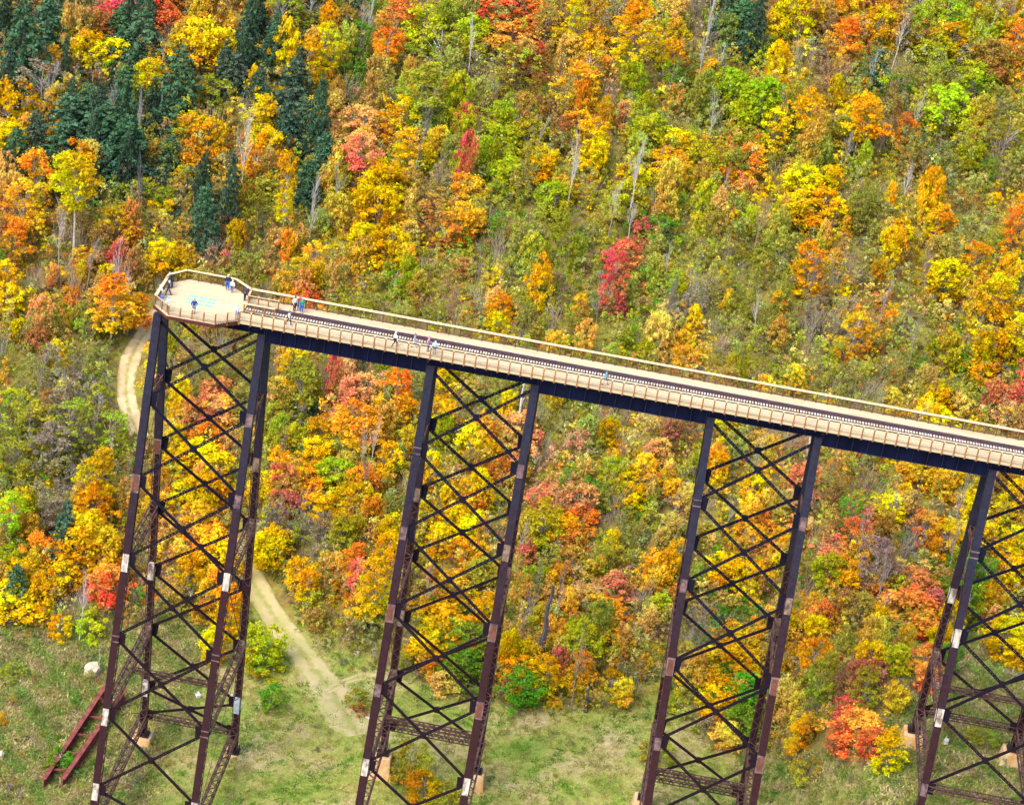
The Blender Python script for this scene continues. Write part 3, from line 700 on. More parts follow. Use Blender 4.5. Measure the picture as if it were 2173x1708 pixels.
def broadleaf(kind, i):
    asp = {'r': 1.15, 't': 2.0, 'a': 1.7, 's': .9}[kind]; W_ = 6.0; H_ = W_*asp; nC = {'r': 74, 't': 92, 'a': 56, 's': 40}[kind]
    lean = RG.normal(size=2)*.25; ph = RG.random(4)*6.28; C = []; R = []
    while len(C) < nC:
        z = RG.random(); a = RG.random()*6.283; lob = 1+.22*math.sin(2*a+ph[0]+z*5)+.16*math.sin(3*a+ph[1]-z*7)
        e = envelope(kind, z)*W_/2*lob; rr = math.sqrt(RG.random())
        if rr < .45 and RG.random() < .6: continue
        rc = W_*RG.uniform(.075, .15)*(1.0 if kind != 'a' else .8)
        C.append((e*rr*math.cos(a)*.92+lean[0]*z, e*rr*math.sin(a)*.92+lean[1]*z, rc*.5+z*(H_-rc))); R.append(rc)
    C = np.array(C); R = np.array(R)
    cm = leaves_mesh('crown', C, R, {'r': 104, 't': 104, 'a': 70, 's': 90}[kind], .285 if kind != 'a' else .27, M_LEAF)
    top = H_*.92; segs = []; px = np.array([0, 0, -H_*.6]); N = 7; pts = [np.array([lean[0]*t*.6+.12*math.sin(t*4+ph[2]), lean[1]*t*.6+.12*math.cos(t*5+ph[3]), t*top]) for t in np.linspace(0, 1, N)]
    rad = np.linspace(.15, .03, N)*W_/6
    for q in range(N-1): segs.append((pts[q], pts[q+1], rad[q], rad[q+1]))
    for c in C[::2]:
        t = max(0.02, (c[2]/top)-.22-.1*RG.random()); k = min(N-2, int(t*(N-1))); p = pts[k]+(pts[k+1]-pts[k])*(t*(N-1)-k)
        mid = (p+c)/2+[0, 0, .15]; segs.append((p, mid, .055, .035)); segs.append((mid, c, .035, .015))
    bm_ = tubes_mesh('limbs', segs, M_BARK)
    return cm, bm_, W_, H_
def conifer(i):
    W_, H_ = 5.6, 9.0; C = []; R = []; segs = [((0, 0, -.2), (0, 0, H_*.97), .16, .02)]
    z = .3
    while z < H_*.98:
        t = z/H_; rad = W_/2*(1-t**1.6)**.8*(.8+.35*RG.random())+.15; k = max(3, int(6*(1-t)+3))
        a0 = RG.random()*6.28
        for q in range(k):
            a = a0+q*6.283/k+RG.normal()*.2; L = rad*RG.uniform(.7, 1.12); zz = z+RG.uniform(-.15, .15)
            for f in (.35, .68, .98):
                if L*f < .2: continue
                C.append((L*f*math.cos(a), L*f*math.sin(a), zz+.25*L*f-.32*L*f*f)); R.append(.60*(1.1-f*.35)*(1-.3*t))
            segs.append(((0, 0, zz), (L*.9*math.cos(a), L*.9*math.sin(a), zz-.05*L), .035, .01))
        z += .52+.1*RG.random()
    C.append((0, 0, H_)); R.append(.25)
    cm = leaves_mesh('crown', np.array(C), np.array(R), 26, .30, M_NEEDLE, flat=.6, updir=.4)
    return cm, tubes_mesh('limbs', segs, M_BARK, 3), W_, H_
def bare(i, fan=1.0):
    """leafless tree: returns a single tube mesh; crown 6 wide, 12 high"""
    segs = []; H_ = 12.0
    def grow(p, d, L, r, lev):
        n = 3; q = p
        for s in range(n):
            d2 = d+RG.normal(size=3)*.10; d2[2] += .05; d2 /= np.linalg.norm(d2); q2 = q+d2*L/n; segs.append((q, q2, r*(1-s/n*.4), r*(1-(s+1)/n*.4))); q = q2; d = d2
            if lev < 3:
                for _ in range(2 if lev else 3):
                    a = RG.random()*6.28; sp_ = RG.uniform(.3, .75)*fan; dd = d+np.array([math.cos(a)*sp_, math.sin(a)*sp_, .25]); dd /= np.linalg.norm(dd)
                    grow(q, dd, L*RG.uniform(.38, .58), r*.42, lev+1)
    grow(np.array([0, 0, 0.]), np.array([0, 0, 1.]), 4.6, .15, 1) if False else None
    q = np.array([0, 0, -.3]); d = np.array([RG.normal()*.03, RG.normal()*.03, 1.])
    r = .25
    for s in range(8):
        q2 = q+d*1.3+np.append(RG.normal(size=2)*.10, 0); r2 = r*.82; segs.append((q, q2, r, r2)); q = q2; r = r2
        if s > 2:
            for _ in range(3):
                a = RG.random()*6.28; dd = np.array([math.cos(a)*.55*fan, math.sin(a)*.55*fan, .8]); dd /= np.linalg.norm(dd); grow(q, dd, RG.uniform(2.0, 3.2)*(1-.05*s), r*.45, 1 if s < 6 else 2)
    return tubes_mesh('limbs', segs, M_BARK, 3), 6.0, 12.0
for k in 'rtas': PROTO[k] = [broadleaf(k, i) for i in range(5 if k != 's' else 5)]
PROTO['c'] = [conifer(i) for i in range(5)]
PROTO['b'] = [bare(i, f) for i, f in enumerate((1, .7, 1.2, .55))]
def trunk_mesh(i):
    segs = []; p = np.array([0, 0, -1.2]); r = .2
    for s in range(7):
        q = np.array([RG.normal()*.05, RG.normal()*.05, (s+1)*10/7.]) if s < 6 else np.array([0, 0, 10.])
        segs.append((p, q, r, r*.93)); p = q; r *= .93
    return tubes_mesh('trunk', segs, M_BARK, 6)
TRUNK = [trunk_mesh(i) for i in range(3)]

COLS = {'Y': (0.82, 0.54, 0.008), 'G': (0.84, 0.52, 0.012), 'O': (0.88, 0.40, 0.025), 'P': (0.88, 0.38, 0.15), 'R': (0.78, 0.19, 0.10),
        'L': (0.52, 0.54, 0.020), 'V': (0.45, 0.41, 0.040), 'T': (0.88, 0.29, 0.06), 'B': (0.48, 0.25, 0.055), 'K': (0.080, 0.160, 0.085), 'F': (0.20, 0.36, 0.025), 'N': (0.34, 0.28, 0.19), 'W': (.46, .42, .40), 'D': (.09, .08, .09)}
CW = {'Y': 'yellow', 'G': 'amber', 'O': 'orange', 'P': 'salmon', 'R': 'crimson', 'L': 'lime', 'V': 'olive', 'T': 'reddish', 'B': 'rusty', 'K': 'dark', 'F': 'green', 'N': 'brownish', 'W': 'pale', 'D': 'dark'}
KW = {'r': 'round tree', 't': 'narrow tree', 'a': 'sparse tree', 's': 'low bush', 'c': 'conifer', 'b': 'leafless tree', 'x': 'dead snag'}
CATS = {'r': 'tree', 't': 'tree', 'a': 'tree', 's': 'bush', 'c': 'conifer', 'b': 'bare tree', 'x': 'dead tree'}
NM = {'r': 'autumn_tree', 't': 'autumn_tree', 'a': 'autumn_tree', 's': 'bush', 'c': 'conifer_tree', 'b': 'bare_tree', 'x': 'dead_snag'}
GRP = {'r': 'leafy autumn trees on the slope', 't': 'leafy autumn trees on the slope', 'a': 'leafy autumn trees on the slope', 's': 'bushes at the foot of the wood', 'c': 'evergreens among the autumn trees', 'b': 'leafless trees on the slope', 'x': 'dead snags on the slope'}

# kind colour cx cy width height trunk : crown centre and size as surveyed on the photo (2173 wide); thickest xD snag stands in for a ghosted tower leg fragment
TREES = """
cK 45 110 95 190 0|cK 10 190 50 150 0|cK 100 60 80 120 0|cK 300 85 90 120 0|cK 265 60 70 100 0|cK 375 190 92 165 0|cK 262 215 62 140 0|cK 290 135 45 70 0
cK 150 265 110 120 0|cK 225 290 110 130 0|cK 190 240 80 110 0|cK 270 320 100 130 0|cK 130 320 90 110 0|cK 75 300 60 120 0|cK 30 330 70 110 0|cK 108 370 44 110 0
cK 625 195 85 130 0|cK 605 285 60 130 0|cK 640 270 60 120 0|cK 545 195 50 90 0|cK 500 165 60 100 0|cK 470 160 50 110 0|cK 585 95 55 130 0|cK 545 50 60 110 0|cK 525 120 40 80 0
cK 430 468 62 140 0|cK 760 100 45 120 0|cK 750 160 50 70 0|cK 800 15 50 60 0|cK 1055 490 42 80 0|cK 1580 50 95 95 0|cK 1530 60 50 80 0|cK 1620 90 60 60 0|cK 1500 165 50 60 0
cK 1680 245 46 80 0|cK 1860 150 60 90 0|cK 1900 190 60 70 0|cK 1400 500 75 80 0|cK 1370 480 40 60 0|cK 2100 365 40 70 0|cK 2055 240 50 60 0|cK 1955 800 40 80 0|cK 2045 770 50 70 0
cK 1420 170 50 90 0|cK 1160 200 50 50 0|cK 360 335 60 90 0|cK 2010 330 30 60 0|cK 650 390 60 90 0|cK 690 330 60 90 0|cK 135 1150 60 150 0|cK 655 875 45 60 0|cK 1205 1040 45 90 0|cK 1255 1045 55 70 0|cK 1805 1090 70 80 0|cK 2085 1210 70 70 0|cK 1990 850 70 60 0|cK 35 1250 60 100 0
aB 65 20 60 60 0|rO 95 12 40 40 0|tG 130 75 50 70 0|rR 250 22 90 60 0|rR 280 45 50 50 0|rO 350 45 75 90 0|rO 375 10 60 60 0|rO 415 75 95 90 0|rG 430 105 110 125 0|rG 240 120 80 75 0|rG 185 110 80 90 0|rB 215 60 70 70 0|rV 160 50 70 70 0
aB 345 130 60 90 0|rG 330 160 60 70 20|aV 600 50 70 120 0|aV 660 25 80 90 0|tG 650 145 62 130 10|tG 690 115 60 130 20|tG 700 60 60 110 0|aB 735 70 60 110 0|tG 715 220 44 60 0
tO 843 50 80 105 0|tO 825 95 60 75 60|rL 905 60 90 100 0|aV 940 110 110 100 0|rO 1080 35 125 85 0|rO 1085 85 110 80 0|rO 1110 110 60 60 30|rL 1000 80 80 90 0|aV 960 50 60 90 0
tG 1215 55 60 110 20|rY 1210 100 60 50 30|tG 1350 65 85 130 80|rG 1285 20 60 60 0|rY 1275 10 70 60 0|aB 1160 60 70 110 0|aN 1310 60 60 120 0|rG 1430 130 60 90 20|rG 1440 90 60 60 0
rG 1640 60 60 70 20|tY 1700 45 90 110 0|rY 1730 30 60 60 0|rO 1790 30 90 90 0|tO 1795 90 70 100 10|aB 1770 60 60 90 0|rG 1870 60 80 90 0|aB 1930 60 80 110 0|rL 2010 40 90 80 0|rG 2020 85 100 80 0|rL 2100 70 100 110 0|rO 2160 100 60 110 0|rO 2150 60 40 60 0
rY 20 235 95 130 0|rY 25 310 90 90 0|aN 90 190 100 110 30|tG 170 345 85 90 10|tG 168 385 95 110 110|tO 72 380 75 120 0|tO 50 440 85 110 20|rO 30 520 60 90 0|rO 245 480 85 85 20|rR 255 530 50 50 30|rO 175 550 55 50 0
rG 405 285 60 90 0|rG 440 300 70 90 0|aV 450 205 80 90 0|rO 410 340 80 70 0|tG 560 260 80 110 10|rG 570 320 75 90 10|tG 610 400 40 140 60|rO 510 385 70 70 0|aO 545 360 60 90 0|rG 500 440 50 70 0|rL 560 400 60 50 0|rB 490 490 60 60 0
rV 480 250 50 60 0|rG 330 320 50 50 20|rG 390 380 50 60 0|rL 350 420 50 50 0|rG 505 495 40 60 30|rR 482 548 30 36 20
rP 775 270 85 85 0|rP 770 320 75 80 60|rP 745 330 50 60 0|tG 845 260 80 110 0|tG 870 330 70 110 0|tV 895 200 95 130 40|rY 812 400 95 100 0|rY 800 450 90 110 0|rY 770 520 90 80 0|rY 830 530 80 90 0|rG 800 370 80 70 0|rY 845 480 60 60 0
tR 990 260 50 80 0|tR 990 320 40 90 60|rO 935 305 45 50 0|rY 935 300 42 70 0|tO 960 185 40 60 0|tG 1265 310 62 110 10|rG 1145 355 62 90 0|rY 1115 390 60 60 0|rO 990 415 75 90 0|rO 985 470 72 80 20|aB 930 470 110 110 0|aB 905 420 70 80 0
tO 1230 200 80 130 0|aO 1250 150 70 90 0|rO 1230 270 70 70 0|rL 1060 310 90 90 0|rL 1080 380 90 80 0|rL 1120 290 70 70 0|rG 1110 225 40 60 0|rL 1060 250 60 70 0|aV 1090 150 90 100 0
rL 1180 420 80 70 0|rY 1200 400 60 60 0|rL 1330 420 80 80 0|rY 1340 380 70 60 0|rG 1420 350 80 70 0|rL 1380 290 90 90 0|rL 1500 340 80 90 0|rG 1440 310 80 70 0
rO 1508 170 46 90 0|rL 1610 230 110 130 0|rL 1560 200 90 100 0|tG 1640 290 60 110 0|rG 1720 230 70 80 60|tO 1605 305 46 55 0|tO 1595 345 62 80 0|rO 1580 390 60 50 0|rO 1540 370 60 60 0|rG 1830 250 90 90 60|rV 1800 290 90 80 0
tO 1920 290 50 100 0|rL 2010 230 100 100 0|rL 2060 170 90 80 0|rB 2100 130 90 90 0|rL 1990 110 90 80 0|rG 2060 260 60 80 0|aV 2130 300 90 110 0|rY 1700 400 100 90 0|rY 1740 440 90 80 0|rG 1690 450 80 70 0
rO 1995 430 45 40 0|rG 1990 480 60 90 0|rG 1910 500 60 70 0|tG 1720 570 70 110 0|rY 2010 590 80 80 20|rG 2070 560 60 90 30|tO 2150 500 50 130 20|rG 2120 630 80 90 60|rY 2150 560 50 60 0
tR 1325 555 72 90 0|tR 1300 600 55 130 0|rR 1310 650 50 60 0|rO 990 570 38 50 0|rG 1060 660 60 80 0|rY 1055 700 60 70 0|tO 1805 720 72 110 0|rY 1795 680 40 50 0|rY 2100 740 80 90 0|rG 2080 790 80 60 0|tG 2150 720 60 110 0|rG 1440 730 50 60 0|rG 1455 760 60 60 0
rY 1990 850 80 70 0|rY 1985 900 90 70 0|rR 2135 850 60 70 0|rP 2140 880 60 60 0|rO 2165 900 40 90 0|rO 640 590 70 90 10|rO 665 560 60 90 0|rO 650 640 60 60 0|rY 340 545 60 70 0|rY 390 555 50 70 0|rO 1150 60 50 70 0
tG 8 600 50 90 0|rG 15 640 60 80 0|rO 85 650 50 50 60|rO 90 690 55 50 40|rO 150 645 32 55 20|tO 240 640 85 110 40|rO 260 690 80 70 20|rG 290 680 60 60 0|rG 205 640 60 60 0|rL 190 690 60 50 0|rY 40 700 45 50 0|rG 120 740 40 40 20
rY 140 830 50 50 0|rL 40 850 60 50 0|rG 130 790 50 40 0|aV 60 900 90 90 0|aV 150 900 90 110 30|aV 210 860 60 90 30|aV 230 920 80 100 0|aN 110 960 90 110 0|aV 30 980 70 90 0|rV 130 1000 60 60 0
tG 200 1020 75 130 0|rG 195 1080 90 110 0|rG 185 1150 100 110 20|rO 215 1180 90 110 0|rO 230 1240 80 80 10|rG 130 1225 75 80 10|rY 40 1230 90 80 0|rY 30 1280 110 60 0|rL 20 1110 70 130 0|rO 75 1180 60 100 0|rO 65 1120 50 70 20|rG 45 1070 60 70 0|rL 15 1190 60 70 0|aN 100 1080 70 110 0
rY 385 880 60 60 0|rG 370 845 50 60 0|rO 375 920 50 60 0|rR 460 830 70 60 0|rP 455 870 90 60 0|rP 440 900 60 60 0|rY 420 970 90 70 0|rO 440 930 70 70 0|rY 380 990 80 70 0|rG 460 1000 80 80 0|rY 355 950 60 60 0|rY 440 1050 80 90 0|rO 425 1110 80 80 0|rO 450 1160 90 90 0|rG 395 1050 70 60 0|rY 470 1190 80 80 0
rY 400 1210 60 80 0|rO 465 1250 80 90 0|rY 480 1300 60 110 0|rY 370 1260 50 70 0|rO 430 1300 50 50 0|rY 455 1370 60 70 0|rO 350 1130 60 60 0|rL 555 1370 85 90 0|sL 560 1400 90 50 0
rG 625 790 60 100 20|rV 640 830 90 120 0|rG 595 830 60 60 0|rR 705 800 30 120 0|rP 770 840 90 90 0|rO 770 900 100 90 30|rO 840 850 70 130 0|rP 730 880 60 60 0|rG 680 910 60 60 0|rL 620 940 60 80 0|rY 670 960 70 60 0
rY 620 1000 60 60 0|rG 650 1020 90 60 0|rG 580 1010 50 120 0|rR 603 1020 60 75 20|rR 610 1070 60 60 0|rL 720 1010 80 70 0|rO 770 1030 60 80 10|rY 690 1080 80 60 0|rY 750 1070 80 80 0|rL 730 1140 60 90 0|rR 800 1130 46 45 0|rO 790 1090 50 70 0|rG 830 980 60 80 0|rG 860 880 50 90 0
rY 580 1170 80 80 0|rY 560 1200 70 90 0|rY 600 1150 50 50 0|rY 640 1220 60 80 0|rG 655 1250 50 80 0|rY 665 1315 40 50 0|rG 640 1330 40 60 0|rO 682 1390 18 30 0|rO 745 1200 60 90 0|rP 760 1230 50 90 0|rY 820 1180 70 110 0|rG 830 1130 60 80 0|rG 800 1250 70 120 30|rO 760 1290 60 80 0
rY 950 790 60 60 0|rP 1105 910 75 70 0|rP 1110 960 60 60 0|rO 1100 1000 50 50 0|rY 1010 830 60 50 0|rY 925 870 50 60 0|rY 1000 930 60 70 0|rO 1020 1000 60 50 0|rG 950 890 60 70 0|rY 915 1000 50 80 0|rG 1040 960 60 60 0|rY 960 1110 80 70 0|rO 1000 1050 80 70 0|rY 1000 1120 80 70 0|rY 930 1150 60 70 0|rG 990 1170 70 60 0|rG 900 1090 50 60 0
rO 960 1240 80 50 0|rG 945 1290 110 70 0|rG 960 1340 130 80 0|rF 975 1370 100 90 0|rG 920 1380 90 70 0|rO 1010 1370 60 60 0|rF 985 1420 90 70 0|rO 925 1420 60 50 0|rY 945 1450 70 50 0|rY 1030 1290 60 60 0|rV 1020 1220 70 70 0
rP 1200 1040 90 60 0|rP 1240 1070 80 80 0|rP 1160 1060 90 50 0|rO 1220 1100 90 60 0|rL 1150 1110 90 90 20|rG 1190 1120 80 70 0|rR 1120 1170 46 60 0|rO 1185 1230 60 70 0|rO 1170 1270 60 60 0|rG 1205 1190 60 60 0|rO 1220 1150 60 60 0|rL 1140 1230 60 60 0
rP 1300 1250 80 60 0|rP 1250 1270 80 50 0|rO 1290 1300 90 60 0|rG 1290 1350 80 60 0|rO 1320 1350 50 50 0|rL 1230 1360 80 90 20|rR 1185 1410 40 80 0|rO 1235 1430 50 90 0|rG 1110 1390 70 70 0|rY 1090 1420 90 60 0|rF 1110 1460 90 70 0|rY 1160 1440 60 90 0|rG 1080 1370 50 50 0|rY 1320 1470 50 60 0|rG 1310 1430 46 50 0|rY 1180 1490 30 24 0|rY 1095 1480 30 24 0
rY 1350 1060 70 60 0|rY 1330 1020 60 50 0|rL 1300 1000 60 60 0|rR 1430 920 50 70 0|rO 1400 960 60 60 0|rO 1370 1000 60 70 0|rO 1430 1040 50 50 0|rY 1290 920 50 60 0|rO 1290 880 22 30 0|rY 1460 1060 50 70 0|rG 1440 1190 50 90 0|rY 1430 1120 60 60 0|rO 1440 1260 50 60 0|rL 1400 1290 60 60 0|rY 1400 1230 60 60 0
rY 1548 905 60 50 0|rP 1705 1020 70 70 0|rP 1690 1070 60 60 0|rO 1700 1110 50 50 0|rY 1610 940 60 50 0|rY 1520 1000 50 90 0|rY 1600 1040 60 70 0|rO 1610 1100 60 50 0|rG 1650 1070 60 60 0|rY 1540 1210 80 70 0|rO 1600 1150 80 70 0|rY 1600 1230 80 70 0|rG 1650 1180 60 60 0|rL 1560 950 50 60 0
rO 1560 1350 80 50 0|rG 1550 1400 110 70 0|rG 1560 1445 130 80 0|rF 1580 1480 100 90 0|rG 1520 1490 80 70 0|rO 1620 1480 60 60 0|rF 1590 1530 90 70 0|rY 1545 1560 70 50 0|rY 1630 1400 60 60 0
rG 1975 990 80 50 0|rO 1950 1000 80 50 0|rY 2000 1030 60 60 0|rY 2060 1080 60 80 0|rG 2080 1130 60 70 0|rO 1930 1070 60 60 0|rY 1890 1080 80 60 0|rO 1830 1100 60 60 0|rO 1815 1160 60 110 0|rP 1780 1170 90 50 0|rG 1800 1230 70 90 0|rY 2050 1150 60 70 0|rO 1960 1120 60 70 0|rG 2000 1140 60 80 20|rO 1850 1250 60 60 0
rR 1945 1240 80 60 0|rO 1930 1290 110 80 0|rO 1960 1320 80 60 0|rR 1980 1280 50 60 0|rB 1830 1310 80 90 0|rL 1760 1210 70 70 30|rO 1745 1310 60 70 0|rR 1725 1290 30 60 0|rY 2020 1310 60 80 0|rY 2000 1360 60 60 0|rO 1960 1400 70 60 0|rO 1970 1440 50 60 0|rG 1850 1400 60 80 0|rL 1900 1400 60 60 0|rN 1860 1200 70 110 20
rR 1810 1510 80 60 0|rO 1820 1550 110 80 0|rO 1850 1580 80 60 0|rO 1780 1570 60 60 0|rG 1700 1560 60 80 0|rY 1700 1500 50 70 0|rY 1890 1590 60 90 0|rV 1750 1440 60 110 20|rB 1800 1450 60 60 0|rG 1730 1390 70 80 0|rY 1735 1340 50 70 0|rG 1900 1480 60 60 0|rV 1840 1460 60 90 20
rY 2140 1160 60 90 0|rG 2150 1070 70 90 0|rB 2120 1040 70 70 0|rY 2150 1220 60 80 0|rG 2100 1270 50 70 0|rY 2130 1350 80 80 0|rG 2160 1390 60 60 0|rO 2110 1310 40 50 0|rF 2040 1220 60 110 0|rF 2060 1280 60 90 0|rF 2010 1400 50 70 0
sY 128 1330 50 50 0|sL 195 1330 60 50 0|sL 180 1310 50 40 0|sY 500 1290 40 50 0|sV 760 1480 50 30 0|sB 770 1500 40 24 0|sV 1400 1590 70 50 0|sV 1720 1640 80 40 0|sV 2090 1560 60 40 0|sF 575 1480 60 50 0|sV 30 1420 50 30 0|sG 5 1520 20 30 0|sF 130 1610 60 40 0|sV 880 1620 90 90 0|sG 900 1670 90 60 0|sV 940 1700 80 60 0
bW 275 620 40 140 0|bW 130 510 36 190 0|bW 255 600 46 190 0|bN 300 420 40 190 0|bW 520 330 46 240 0|bW 665 420 60 110 0|bW 660 470 40 140 0|bW 590 40 50 130 0|bW 100 200 90 160 0|bW 785 60 40 170 0|bN 890 300 40 220 0|bD 1188 150 40 180 0|bW 1000 110 50 160 0|bW 1350 380 60 200 0
bW 1215 370 60 190 0|bW 1300 450 50 150 0|bW 1340 470 40 110 0|bW 1505 60 30 180 0|bW 1490 130 30 180 0|bW 1530 150 26 130 0|bD 1530 180 26 130 0|bW 1515 260 40 150 0|bW 1905 90 40 150 0|bW 1850 150 30 120 0|bW 2120 40 40 110 0|bW 1945 250 30 130 0|bW 1925 400 36 130 0|bW 1820 420 30 90 0|bD 1920 280 30 150 0|bD 1660 20 26 90 0
bW 175 1280 40 160 0|bN 860 1150 50 150 0|bN 855 1300 36 180 0|bW 790 950 46 150 0|bW 770 960 30 130 0|bW 850 980 30 60 0|bW 1245 1080 30 60 0|bN 1140 1250 30 160 0|bN 1180 1280 30 180 0|bN 1225 1420 30 180 0|bN 2030 1080 60 180 0|bD 1950 1060 36 120 0|bN 1870 1240 60 180 0|bN 1830 1140 40 180 0|bD 2150 640 30 170 0|bD 2135 650 26 150 0|bW 2080 690 26 90 0|bN 1940 730 40 150 0
bW 60 930 24 90 0|bW 90 940 24 80 0|bW 130 930 24 90 0|bW 165 930 20 80 0|bW 200 920 24 90 0|bW 230 960 20 90 0|bW 40 960 20 80 0|bN 270 1010 30 120 0|bW 240 230 30 130 0|bW 295 260 26 140 0|bN 640 950 20 60 0|bW 1420 560 40 110 0|bN 1420 660 40 170 0|bW 1800 320 30 90 0|bD 560 480 26 80 0|bN 480 560 60 70 0|bW 210 1400 20 60 0|bN 310 1270 26 110 0
xW 342 220 14 110 0|xW 388 215 10 60 0|xW 1105 860 18 110 0|xW 1712 960 18 90 0|xW 840 600 16 40 0|xD 1158 1330 40 170 0|xD 1248 1480 20 60 0|xW 1165 205 8 50 0|xW 1395 565 8 30 0|xW 1230 200 8 50 0|xN 868 250 10 100 0|xW 615 480 8 60 0
"""
def lean_at(x, y):   # image slope of the vertical at a point
    vx, vy = -558.1, 10942.0; return (vx-x)/(vy-y)
items = []
for ln in TREES.strip().split('\n'):
    for e in ln.split('|'):
        q = e.split(); k, c = q[0][0], q[0][1]; cx, cy, w_, h_, t_ = map(float, q[1:]); items.append([k, c, cx, cy, w_, h_, t_])
"""colour of the wood, cell by cell, as surveyed (100 px cells)"""
GRID = ["KKBKOGKVOLVOBYNKBGONLG", "BGKGKKGVVNVBGOVLYBVVLO", "YKKKGGKPGLLBOLVLGGBVVV", "OGKVGOVGYLVLYLLOVVLVVV", "OGLBKVLYYOVLVVVLYVVGVG", "BBOYBBOYYVVLVRVVVGVGVB",
        "YOOYVBOVVBYVVLNVVBOVGG", "VVVLBVBLVVVVGLGVVNOVYY", "VNVGVVGPVGVVLVBGVVVYVR", "VNVGOVLOVVOVVGBVBOVGGB", "VNGYOGGGVYOPVVNGOBBGVY", "LGOGOYNYGYOBVVVYOBBNYG", "YGOBGTGOGGOVPOVGOBGBFG", "MMMVGTVBVFYOVGNFGOVYFY", "MMMMMTTVVFYOGVVFGBRBMM", "MMMMMMMMMMMMMMMVGOOMMM", "M"*22, "M"*22]
DEF = {'Y': ('r', 60), 'G': ('r', 60), 'O': ('r', 56), 'P': ('r', 56), 'R': ('r', 46), 'L': ('r', 52), 'V': ('a', 52), 'B': ('a', 52), 'K': ('c', 50), 'F': ('r', 50), 'N': ('a', 48)}
def cell(px, py):
    j = int(min(17, max(0, (py+rnd.gauss(0, 26))//100))); i = int(min(21, max(0, (px+rnd.gauss(0, 26))//100))); return GRID[j][i]

# a tree crown of the list that another kind already fills past 300 is left to the mass of the wood
def place_tree(k, c, cx, cy, w_, h_, t_):
    dy = h_/2+t_; lx = lean_at(cx, cy); bx, by = cx+lx*dy, cy+dy
    g = ground_hit(bx, by); s = float(np.dot(g-CAM, FW))/FPX
    vz = abs(project(g+np.array([0, 0, 5.]))[1]-project(g)[1])/5.0     # px per metre, upright
    return g, w_*s, h_/vz, t_/vz
def jit_col(c, a=.10):
    r, g, b = COLS[c]; f = 1+rnd.uniform(-.16, .16); return (min(1, r*f*(1+rnd.uniform(-a, a))), min(1, g*f*(1+rnd.uniform(-a, a)*1.5)), b*f, 1)
BARKC = [(.30, .27, .25), (.22, .19, .18), (.42, .39, .36), (.16, .13, .12)]
def snag_mesh():
    segs = []; p = np.array([0, 0, -1.]); r = .5
    for s in range(8):
        q = np.array([RG.normal()*.12, RG.normal()*.12, (s+1)*10/8.]); segs.append((p, q, r, r*.86)); p = q; r *= .86
        if s > 2: segs.append((p, p+[RG.normal()*1.1, RG.normal()*1.1, .9], r*.4, r*.12))
    return tubes_mesh('snag', segs, M_BARK, 5)
SNAGS = [snag_mesh() for _ in range(3)]
specs = []
GRIDC = {}
nleaf = 0
for it in items:
    k = it[0]
    if k in 'rta':
        nleaf += 1
    specs.append(it)
# keep the 290 leafy trees that show largest as individuals; the rest join the mass of the wood
for s in specs:
    if s[0] == 'c' and s[2] > 700 and (s[2], s[3]) not in ((1580, 50), (1530, 60), (1860, 150)): s[0], s[1] = 'a', 'F'
    if s[1] == 'O' and (s[2] > 1700 and s[3] > 1080 or (s[2], s[3]) in ((350, 45), (375, 10), (1080, 35), (1085, 85), (255, 530), (843, 50), (650, 640), (230, 1240))): s[1] = 'T'
leafy = sorted([s for s in specs if s[0] in 'rta'], key=lambda s: -s[4]*s[5])
keep = set(id(s) for s in leafy[:290]); EXTRA = [s for s in leafy[290:]]
specs = [s for s in specs if s[0] not in 'rta' or id(s) in keep]

def deck_y(x): return 575+0.165*(x-330)
LEG = [(328, -.125, 669), (560, -.135, 712), (924, -.155, 766), (1140, -.16, 815), (1512, -.155, 880), (1745, -.16, 925), (2105, -.22, 998)]
def zone(x, y):
    if y < deck_y(x)+20 and x > 330:
        v = 'at the photo top' if y < 130 else 'high on the slope' if y < 300 else 'midway up' if y < 470 else 'just past the walkway'
        for a, b, nme in ((0, 560, 'over the lookout platform'), (560, 915, 'over the first long span'), (915, 1140, 'over the second tower'), (1140, 1510, 'over the second long span'), (1510, 1745, 'over the third tower'), (1745, 2100, 'over the third long span'), (2100, 9999, 'over the rightmost tower')):
            if a <= x < b: return v+', '+nme
    if x <= 330 and y < 900:
        v = 'in the top left corner' if y < 170 else 'upper left, among the evergreens' if y < 400 else 'left of the lookout platform' if y < 620 else 'left of the pale dirt track'
        return v
    xs_ = [a+s*(y-t) for a, s, t in LEG]
    nm = ['left of the lookout tower', 'inside the lookout tower', 'between lookout and second towers', 'inside the second tower', 'between second and third towers', 'inside the third tower', 'between third and rightmost towers', 'right of the rightmost tower leg']
    i = sum(x > q for q in xs_); v = 'just under girder height' if y < deck_y(x)+260 else 'halfway down' if y < 1230 else 'low down'
    return v+', '+nm[i]
def size_word(s):
    k, w_, h_ = s[0], s[4], s[5]
    if k in 'bx': return 'tall' if h_ > 130 else 'small' if h_ < 80 else ''
    a = w_*h_; return 'big' if a > 8500 else 'small' if a < 3400 else ''
desc = {}
for s in specs:
    sw = size_word(s); d = (sw+' ' if sw else '')+CW[s[1]]+' '+KW[s[0]] if s[0] != 'c' else (sw+' ' if sw else '')+'dark green conifer'
    s.append(d); s.append(zone(s[2], s[3])); desc.setdefault((d, s[8]), []).append(s)
ORD = ['', 'leftmost', 'second', 'third', 'fourth', 'fifth', 'sixth', 'seventh', 'eighth', 'ninth', 'tenth', 'eleventh', 'twelfth']
